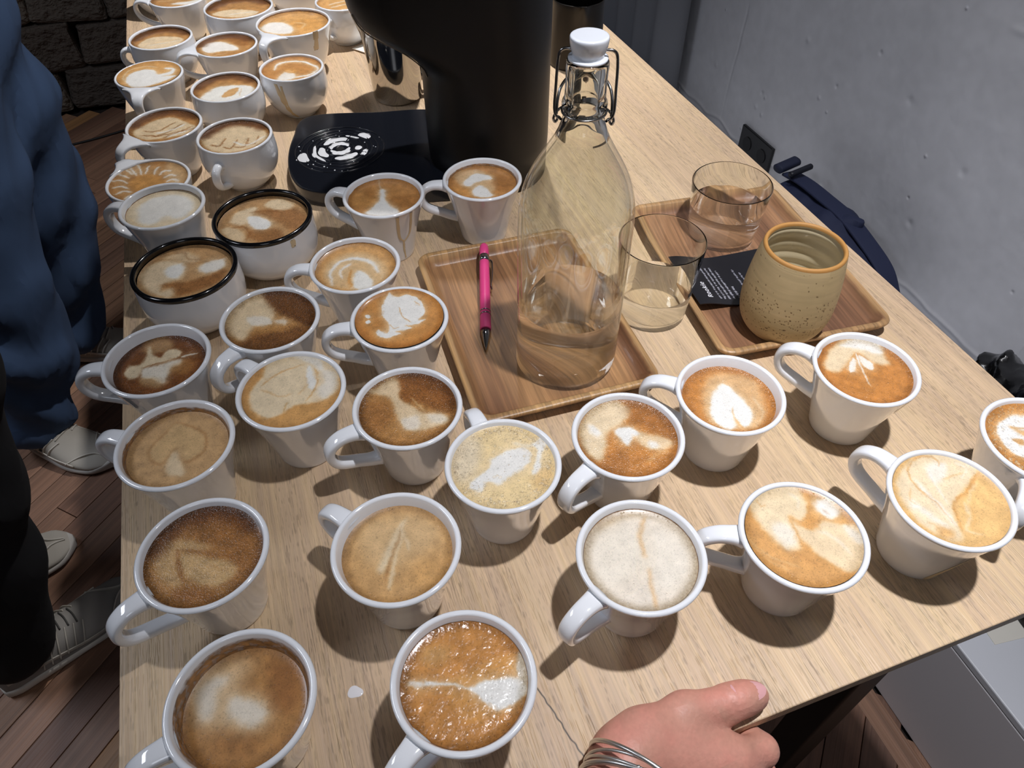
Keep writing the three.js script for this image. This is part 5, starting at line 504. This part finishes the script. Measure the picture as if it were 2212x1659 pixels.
// ---------------------------------------------------------------- hand on the table edge
{
  const T = TOP, g = thing('person', 'hand with silver bangles gripping the front table edge, thumb on top', 'person', [0.11, T, -0.09]);
  const o = [-0.11, 0, 0.09], B = (a, ra, b, rb, k) => [a[0] + o[0], a[1], a[2] + o[2], ra, b[0] + o[0], b[1], b[2] + o[2], rb, k];
  const wr = [0.1130, 0.0205, -0.1050], wu = [0.1250, 0.000, -0.0790], cmc = [0.129, 0.0205, -0.1145], mcp = [0.164, 0.0158, -0.1200], ip = [0.1985, 0.0124, -0.1172], tip = [0.2165, 0.0104, -0.1158];
  const im = [0.1845, -0.0015, -0.0875], mm = [0.1850, -0.021, -0.0735], rm = [0.1770, -0.040, -0.0640], pm = [0.1650, -0.056, -0.0580];
  const bones = [
    B(wr, 0.0165, cmc, 0.0165), B(cmc, 0.0165, mcp, 0.0130), B(mcp, 0.0128, ip, 0.0112, 0.008), B(ip, 0.0112, [0.209, 0.0112, -0.1165], 0.0108, 0.006), B([0.209, 0.0112, -0.1165], 0.0108, tip, 0.0096, 0.005),
    B(wr, 0.0160, im, 0.0140, 0.016), B(wr, 0.0160, mm, 0.0145, 0.016), B(wu, 0.0160, mm, 0.0150, 0.016), B(wu, 0.0160, rm, 0.0140, 0.016), B(wu, 0.0150, pm, 0.0125, 0.016), B(wr, 0.0160, wu, 0.0160, 0.012),
    B([0.150, 0.0120, -0.1050], 0.0135, [0.172, 0.0035, -0.0930], 0.0120, 0.012),
    B(im, 0.0132, [0.2125, -0.0155, -0.0885], 0.0108, 0.007), B([0.2125, -0.0155, -0.0885], 0.0106, [0.2060, -0.0265, -0.1150], 0.0090, 0.004), B([0.2060, -0.0265, -0.1150], 0.0090, [0.1880, -0.0235, -0.1300], 0.0080, 0.003),
    B(mm, 0.0132, [0.2120, -0.0385, -0.0790], 0.0108, 0.007), B([0.2120, -0.0385, -0.0790], 0.0106, [0.2060, -0.0440, -0.1070], 0.0090, 0.003), B([0.2060, -0.0440, -0.1070], 0.0090, [0.1880, -0.0310, -0.1230], 0.0080, 0.003),
    B(rm, 0.0124, [0.2030, -0.0570, -0.0720], 0.0102, 0.007), B([0.2030, -0.0570, -0.0720], 0.0100, [0.1990, -0.0600, -0.0980], 0.0086, 0.003), B([0.1990, -0.0600, -0.0980], 0.0086, [0.1820, -0.0480, -0.1130], 0.0076, 0.003),
    B(pm, 0.0112, [0.1860, -0.0715, -0.0660], 0.0090, 0.007), B([0.1860, -0.0715, -0.0660], 0.0088, [0.1830, -0.0730, -0.0880], 0.0076, 0.003), B([0.1830, -0.0730, -0.0880], 0.0076, [0.1700, -0.0620, -0.1010], 0.0068, 0.003),
    B(wr, 0.0160, [0.060, 0.030, -0.058], 0.0215, 0.014), B(wu, 0.0160, [0.072, 0.008, -0.036], 0.0215, 0.014), B([0.062, 0.028, -0.058], 0.0240, [-0.07, 0.045, 0.075], 0.0380, 0.03), B([0.070, 0.008, -0.040], 0.0240, [-0.06, 0.030, 0.085], 0.0360, 0.03),
  ];
  const ax = new THREE.Vector3(ip[0] + o[0], ip[1], ip[2] + o[2]);
  const crease = (x, y, z) => { const s = (x - (0.1955 + o[0])) + 0.10 * (z - (-0.117 + o[2])); let d = 0; for (const [c, a] of [[0, 0.0013], [0.0040, 0.0010], [-0.0042, 0.0009]]) d += a * Math.exp(-((s - c) ** 2) / 1.6e-6) * step(0.014, 0.02, y); return d; };
  const geo = flesh(bones, 0.012, 0.0026, crease);
  { const p = geo.attributes.position, uv = new Float32Array(p.count * 2); for (let i = 0; i < p.count; i++) { uv[2 * i] = p.getX(i) * 12 + p.getY(i) * 5; uv[2 * i + 1] = p.getZ(i) * 12 - p.getY(i) * 5; } geo.setAttribute('uv', new THREE.BufferAttribute(uv, 2)); }
  const skinMap = tex(256, 256, (u, v) => { const a = fbm(u * 6, v * 6, 4, 4), b = fbm(u * 40, v * 40, 5, 2), k = 1 + 0.10 * (a - 0.5) + 0.07 * (b - 0.5); return [200 * k, (142 - 18 * (a - 0.5)) * k, (124 - 12 * (a - 0.5)) * k]; }), skinBump = tex(256, 256, (u, v) => { const n = 128 + 90 * (fbm(u * 70, v * 70, 6, 2) - 0.5); return [n, n, n]; }, false);
  const skin = phy({ map: skinMap, bumpMap: skinBump, bumpScale: 0.0004, roughness: 0.48, sheen: 0.15 });
  const body = part('body', geo, skin, g, 'bare forearm and hand');
  // thumbnail: curved plate on the top of the thumb end
  { const n = 12, m = 10, rings = [], dir = new THREE.Vector3(tip[0] - ip[0], tip[1] - ip[1], tip[2] - ip[2]).normalize(), up = new THREE.Vector3(-0.1, 0.97, -0.08).addScaledVector(dir, -new THREE.Vector3(-0.1, 0.97, -0.08).dot(dir)).normalize(), side = new THREE.Vector3().crossVectors(dir, up), pos = [], idx = [];
    for (let i = 0; i <= n; i++) for (let k = 0; k <= m; k++) { const t = i / n, s = k / m * 2 - 1, w = 0.68 * Math.sqrt(clamp(1 - (Math.max(0, t - 0.35) / 0.66) ** 3)) * (0.9 + 0.1 * t), a = s * w, c = lerp(0.1985, 0.2222, t) - 0.0016 * (1 - s * s) * (1 - t), q = new THREE.Vector3(ip[0], ip[1], ip[2]).addScaledVector(dir, c - ip[0]), R = 0.0119 - 0.0030 * t * t * t; q.addScaledVector(up, R * Math.cos(a)).addScaledVector(side, R * Math.sin(a) * 1.02); pos.push(q.x + o[0], q.y, q.z + o[2]); }
    for (let i = 0; i < n; i++) for (let k = 0; k < m; k++) { const a = i * (m + 1) + k; idx.push(a, a + 1, a + m + 1, a + 1, a + m + 2, a + m + 1); }
    const ng = new THREE.BufferGeometry(); ng.setAttribute('position', new THREE.Float32BufferAttribute(pos, 3)); ng.setIndex(idx); ng.computeVertexNormals(); part('thumbnail', ng, phy({ color: 0xdba6a6, roughness: 0.22, clearcoat: 0.5, side: THREE.DoubleSide }), g, 'pink thumbnail'); }
  const silver = std({ color: 0xdad7d2, metalness: 1, roughness: 0.34 }), axis = new THREE.Vector3(-0.74, 0.06, 0.67).normalize();
  const r = rng(4); for (let i = 0; i < 7; i++) { const rad = 0.0362 + 0.0016 * r(), wr2 = i % 3 === 0 ? 0.0015 : 0.0011, tg = new THREE.TorusGeometry(rad, wr2, 8, 72); const m = part('bangle', tg, silver, g, 'thin silver bangle'); const a = axis.clone().add(new THREE.Vector3((r() - 0.5) * 0.22, (r() - 0.5) * 0.3, (r() - 0.5) * 0.22)).normalize(); m.quaternion.setFromUnitVectors(new THREE.Vector3(0, 0, 1), a); m.scale.set(1.0, 1.0, 1); m.position.set(0.1185 - i * 0.0021 - 0.11, 0.0255 - 0.0006 * i, -0.0905 + i * 0.0019 + 0.09);
    if (i % 3 === 1) for (let k = 0; k < 9; k++) { const q = 0.9 + k * 0.11; const bd = part('bead', new THREE.SphereGeometry(0.0016, 8, 6), silver, m); bd.position.set(rad * Math.cos(q), rad * Math.sin(q), 0); } }
  part('sleeve', flesh([B([0.005, 0.032, 0.005], 0.045, [-0.08, 0.045, 0.085], 0.055)], 0.02, 0.007), std({ color: 0x15161a, roughness: 0.9 }), g, 'dark sleeve end');
}
// ---------------------------------------------------------------- sneakers and standing people
function sneaker(parent, [x, z], ang, pal) {
  const s = new THREE.Group(); s.name = 'sneaker'; s.position.set(x, 0, z); s.rotation.y = -ang * Math.PI / 180; parent.add(s); s.userData.label = pal.label;
  const L = 0.288, W = (t) => 0.031 + 0.016 * Math.sin(Math.PI * clamp((t - 0.05) / 0.95) ** 1.3) * (t < 0.75 ? 1 : 1) + 0.006 * step(0.45, 0.72, t) - 0.030 * Math.max(0, (t - 0.86) / 0.14) ** 2 - 0.012 * Math.max(0, (0.1 - t) / 0.1) ** 2;
  const Hh = (t) => 0.092 - 0.006 * Math.max(0, (0.08 - t) / 0.08) - 0.012 * step(0.05, 0.25, t) * (1 - step(0.25, 0.42, t)) - 0.052 * step(0.34, 0.86, t) - 0.020 * Math.max(0, (t - 0.86) / 0.14) ** 2;
  const off = (t) => 0.004 * Math.sin(t * 3.1);
  const sole = []; for (let i = 0; i <= 28; i++) { const t = i / 28, w = W(t) + 0.004, y = 0.006 * Math.max(0, (t - 0.78) / 0.22) ** 1.6, hh = 0.030 - 0.008 * step(0.3, 0.7, t), r = []; for (let k = 0; k < 20; k++) { const a = k / 20 * 2 * Math.PI, c = Math.cos(a), q = Math.sin(a); r.push([t * L, y + hh / 2 + Math.sign(q) * Math.abs(q) ** 0.5 * hh / 2, off(t) + Math.sign(c) * Math.abs(c) ** 0.5 * w * (q < 0 ? 0.93 : 1) ]); } sole.push(r); }
  const so = part('sole', loft(sole), std({ color: pal.sole, roughness: 0.7 }), s);
  const S = (t, f, e = 0) => { const w = W(t) + e, h = Hh(t) - 0.022 + e; return [t * L, 0.022 + Math.sin(f) ** 0.72 * h, off(t) + Math.cos(f) * w * (1 - 0.28 * Math.sin(f) ** 3)]; };
  const up = []; for (let i = 0; i <= 34; i++) { const t = 0.012 + 0.976 * i / 34, r = []; for (let k = 0; k <= 18; k++) r.push(S(t, Math.PI * k / 18)); r.push([t * L, 0.016, off(t) - W(t) * 0.9], [t * L, 0.016, off(t) + W(t) * 0.9]); up.push(r); }
  part('upper', loft(up), std({ color: pal.upper, roughness: 0.85 }), s);
  const line = (pts, w, m, name) => part(name, sweep(pts.map(([t, f]) => S(t, f, 0.0014)), 16, w, 0.003, [0.3, 1, 0.1], 3), m, s);
  const hi = std({ color: pal.stripe, roughness: 0.5 }), lo = std({ color: pal.dark, roughness: 0.8 });
  for (let k = 0; k < 6; k++) { const t = 0.30 + k * 0.052; for (const sd of [0, 1]) { const m = (f) => (sd ? Math.PI - f : f); line([[t - 0.05, m(0.12)], [t - 0.015, m(0.5)], [t + 0.03, m(1.05)]], 0.006, hi, 'side_strand'); } }
  for (let k = 0; k < 5; k++) { const t = 0.36 + k * 0.05; line([[t, 1.05], [t + 0.008, 1.57], [t, 2.09]], 0.006, std({ color: pal.lace, roughness: 0.8 }), 'lace'); }
  for (const sd of [0, 1]) { const m = (f) => (sd ? Math.PI - f : f); line([[0.70, m(0.2)], [0.78, m(0.9)], [0.86, m(1.35)], [0.95, m(1.5)]], 0.008, hi, 'toe_overlay'); line([[0.05, m(0.3)], [0.18, m(0.35)], [0.36, m(0.22)], [0.56, m(0.15)], [0.76, m(0.2)]], 0.009, hi, 'mudguard'); line([[0.04, m(0.9)], [0.14, m(0.75)], [0.26, m(0.9)]], 0.010, lo, 'heel_panel'); }
  part('heel_tab', sweep([S(0.02, 1.2, 0.002), S(0.016, 1.57, 0.006), S(0.02, 1.94, 0.002)], 12, 0.02, 0.004, [0, 1, 0], 3), lo, s);
}
const folds = (amp, sd) => (x, y, z) => amp * (Math.sin(y * 38 + 3 * Math.sin(x * 21 + sd) + 2 * Math.sin(z * 17)) * 0.5 + (fbm(x * 11 + sd, y * 6 + z * 11, 6, 3) - 0.5) * 2.4);
function standing(label, shoes, legs, hip, chest, cloth, shirt, skinHex, hairHex) {
  const g = thing('person', label, 'person', [hip[0], 0, hip[2]]), off = (b) => { const c = b.slice(); c[0] -= hip[0]; c[4] -= hip[0]; c[2] -= hip[2]; c[6] -= hip[2]; return c; };
  const bones = []; for (const l of legs) for (let i = 0; i < l.length - 1; i++) bones.push([...l[i], ...l[i + 1]]); bones.push([...legs[0].at(-1), ...legs[1].at(-1)], [hip[0], hip[1], hip[2], 0.15, hip[0], hip[1] + 0.08, hip[2], 0.145]);
  const skin = phy({ color: skinHex, roughness: 0.55 }), H = [chest[0], chest[1], chest[2]], nk = [H[0], H[1] + 0.22, H[2]], hd = [H[0] + 0.02, H[1] + 0.37, H[2]];
  // one continuous body (ankles to head); clothes over it
  const body = []; for (const l of legs) for (let i = 0; i < l.length - 1; i++) body.push([l[i][0], i ? l[i][1] : 0.055, l[i][2], 0.035 + 0.02 * i, l[i + 1][0], l[i + 1][1], l[i + 1][2], 0.035 + 0.02 * (i + 1)]);
  body.push([hip[0], hip[1], hip[2], 0.12, H[0], H[1], H[2], 0.125], [H[0], H[1] + 0.05, H[2] - 0.13, 0.055, H[0], H[1] + 0.05, H[2] + 0.13, 0.055], [H[0], H[1] + 0.1, H[2], 0.06, ...nk, 0.052], [hd[0] - 0.01, hd[1] + 0.03, hd[2], 0.088, hd[0] + 0.015, hd[1] - 0.06, hd[2], 0.066], [hd[0] + 0.085, hd[1] + 0.005, hd[2], 0.010, hd[0] + 0.098, hd[1] - 0.03, hd[2], 0.014, 0.02]);
  for (const sd of [-1, 1]) { body.push([H[0], H[1] + 0.05, H[2] + sd * 0.17, 0.05, H[0] - 0.05, H[1] - 0.24, H[2] + sd * 0.22, 0.042], [H[0] - 0.05, H[1] - 0.24, H[2] + sd * 0.22, 0.040, H[0] + 0.06, H[1] - 0.42, H[2] + sd * 0.16, 0.028], [hd[0] - 0.01, hd[1], hd[2] + sd * 0.085, 0.014, hd[0] - 0.012, hd[1] - 0.03, hd[2] + sd * 0.083, 0.010, 0.01]);
    for (let f = 0; f < 5; f++) { const a = (f - 2) * 0.010; body.push([H[0] + 0.06, H[1] - 0.42, H[2] + sd * 0.16 + a, 0.014, H[0] + (f ? 0.10 : 0.08), H[1] - (f ? 0.51 : 0.47), H[2] + sd * 0.15 + a * (f ? 1.6 : 2.4), 0.009, 0.006]); } }
  part('body', flesh(body.map(off), 0.03, 0.012), skin, g);
  part('trousers', flesh(bones.map(off), 0.05, 0.012, folds(cloth.fold, cloth.seed)), cloth.mat, g, cloth.label);
  const tops = [[hip[0], hip[1] + 0.06, hip[2], 0.158, H[0], H[1], H[2], 0.155], [H[0], H[1] + 0.05, H[2] - 0.15, 0.072, H[0], H[1] + 0.05, H[2] + 0.15, 0.072]]; for (const sd of [-1, 1]) tops.push([H[0], H[1] + 0.05, H[2] + sd * 0.17, 0.07, H[0] - 0.05, H[1] - 0.24, H[2] + sd * 0.22, 0.058], [H[0] - 0.05, H[1] - 0.24, H[2] + sd * 0.22, 0.056, H[0] + 0.04, H[1] - 0.38, H[2] + sd * 0.17, 0.045]);
  part('sweater', flesh(tops.map(off), 0.05, 0.014), std({ color: shirt, roughness: 0.95 }), g);
  part('hair', flesh([[hd[0] - 0.025, hd[1] + 0.05, hd[2], 0.095, hd[0] - 0.05, hd[1] - 0.04, hd[2], 0.082]].map(off), 0.03, 0.010), std({ color: hairHex, roughness: 0.6 }), g);
  for (const sd of [-1, 1]) { const e = part('eye', new THREE.SphereGeometry(0.012, 12, 10), std({ color: 0x2b211c, roughness: 0.2 }), g); e.position.set(hd[0] + 0.068 - hip[0], hd[1] + 0.008, hd[2] + sd * 0.032 - hip[2]); }
  const mo = part('mouth', new THREE.SphereGeometry(1, 12, 8), std({ color: 0xa5605a, roughness: 0.5 }), g); mo.position.set(hd[0] + 0.074 - hip[0], hd[1] - 0.062, hd[2] - hip[2]); mo.scale.set(0.008, 0.006, 0.022);
  const sg = new THREE.Group(); for (const s of shoes) sneaker(g, [s[0] - hip[0], s[1] - hip[2]], s[2], s[3]);
  return g;
}
{
  const denim = tex(256, 256, (u, v) => { const a = fbm(u * 5, v * 5, 9, 4), tw = ((Math.floor(u * 256) + Math.floor(v * 256)) % 4) < 2 ? 1 : 0.9, k = (0.78 + 0.5 * (a - 0.4)) * tw; return [52 * k, 74 * k, 108 * k]; });
  const grey = { label: 'grey and off-white running sneaker', sole: 0xcfc9bd, upper: 0x8f8b84, stripe: 0xb9b3a6, dark: 0x55535a, lace: 0x4a4844 }, pale = { label: 'off-white running sneaker', sole: 0xb5b0a8, upper: 0xa7a196, stripe: 0xc4bfb4, dark: 0x7d7871, lace: 0xbab4a8 };
  const uvd = (o) => o;
  const jeans = std({ color: 0x384d6c, roughness: 0.9 }), blackCloth = std({ color: 0x08080c, roughness: 0.95 });
  standing('person in wide blue jeans and pale sneakers standing beside the table', [[-0.765, -1.487, 40, pale], [-0.705, -1.755, 12, pale]],
    [[[-0.695, 0.10, -1.435, 0.078], [-0.645, 0.30, -1.46, 0.098], [-0.628, 0.50, -1.485, 0.110], [-0.595, 0.70, -1.53, 0.124], [-0.56, 0.92, -1.575, 0.128]], [[-0.635, 0.10, -1.742, 0.078], [-0.585, 0.30, -1.745, 0.098], [-0.55, 0.50, -1.735, 0.110], [-0.535, 0.70, -1.71, 0.120], [-0.535, 0.92, -1.67, 0.126]]],
    [-0.56, 0.97, -1.62], [-0.58, 1.38, -1.62], { mat: jeans, fold: 0.013, seed: 2, label: 'loose blue denim jeans' }, 0x3a3b40, 0xb98a72, 0x2a1d15);
  standing('person in black trousers and grey running sneakers beside the table', [[-0.738, -0.806, -31, grey], [-0.905, -1.045, -12, pale]],
    [[[-0.685, 0.10, -0.845, 0.072], [-0.65, 0.30, -0.865, 0.088], [-0.605, 0.50, -0.885, 0.100], [-0.565, 0.70, -0.91, 0.112], [-0.54, 0.92, -0.94, 0.122]], [[-0.845, 0.10, -1.062, 0.070], [-0.78, 0.30, -1.06, 0.086], [-0.715, 0.50, -1.05, 0.098], [-0.645, 0.70, -1.04, 0.110], [-0.575, 0.92, -1.02, 0.120]]],
    [-0.56, 0.97, -0.98], [-0.60, 1.38, -0.98], { mat: blackCloth, fold: 0.005, seed: 5, label: 'plain black trousers' }, 0x1c1c20, 0xc39a80, 0x3a2a1e);
}
renderer.render(scene, camera);
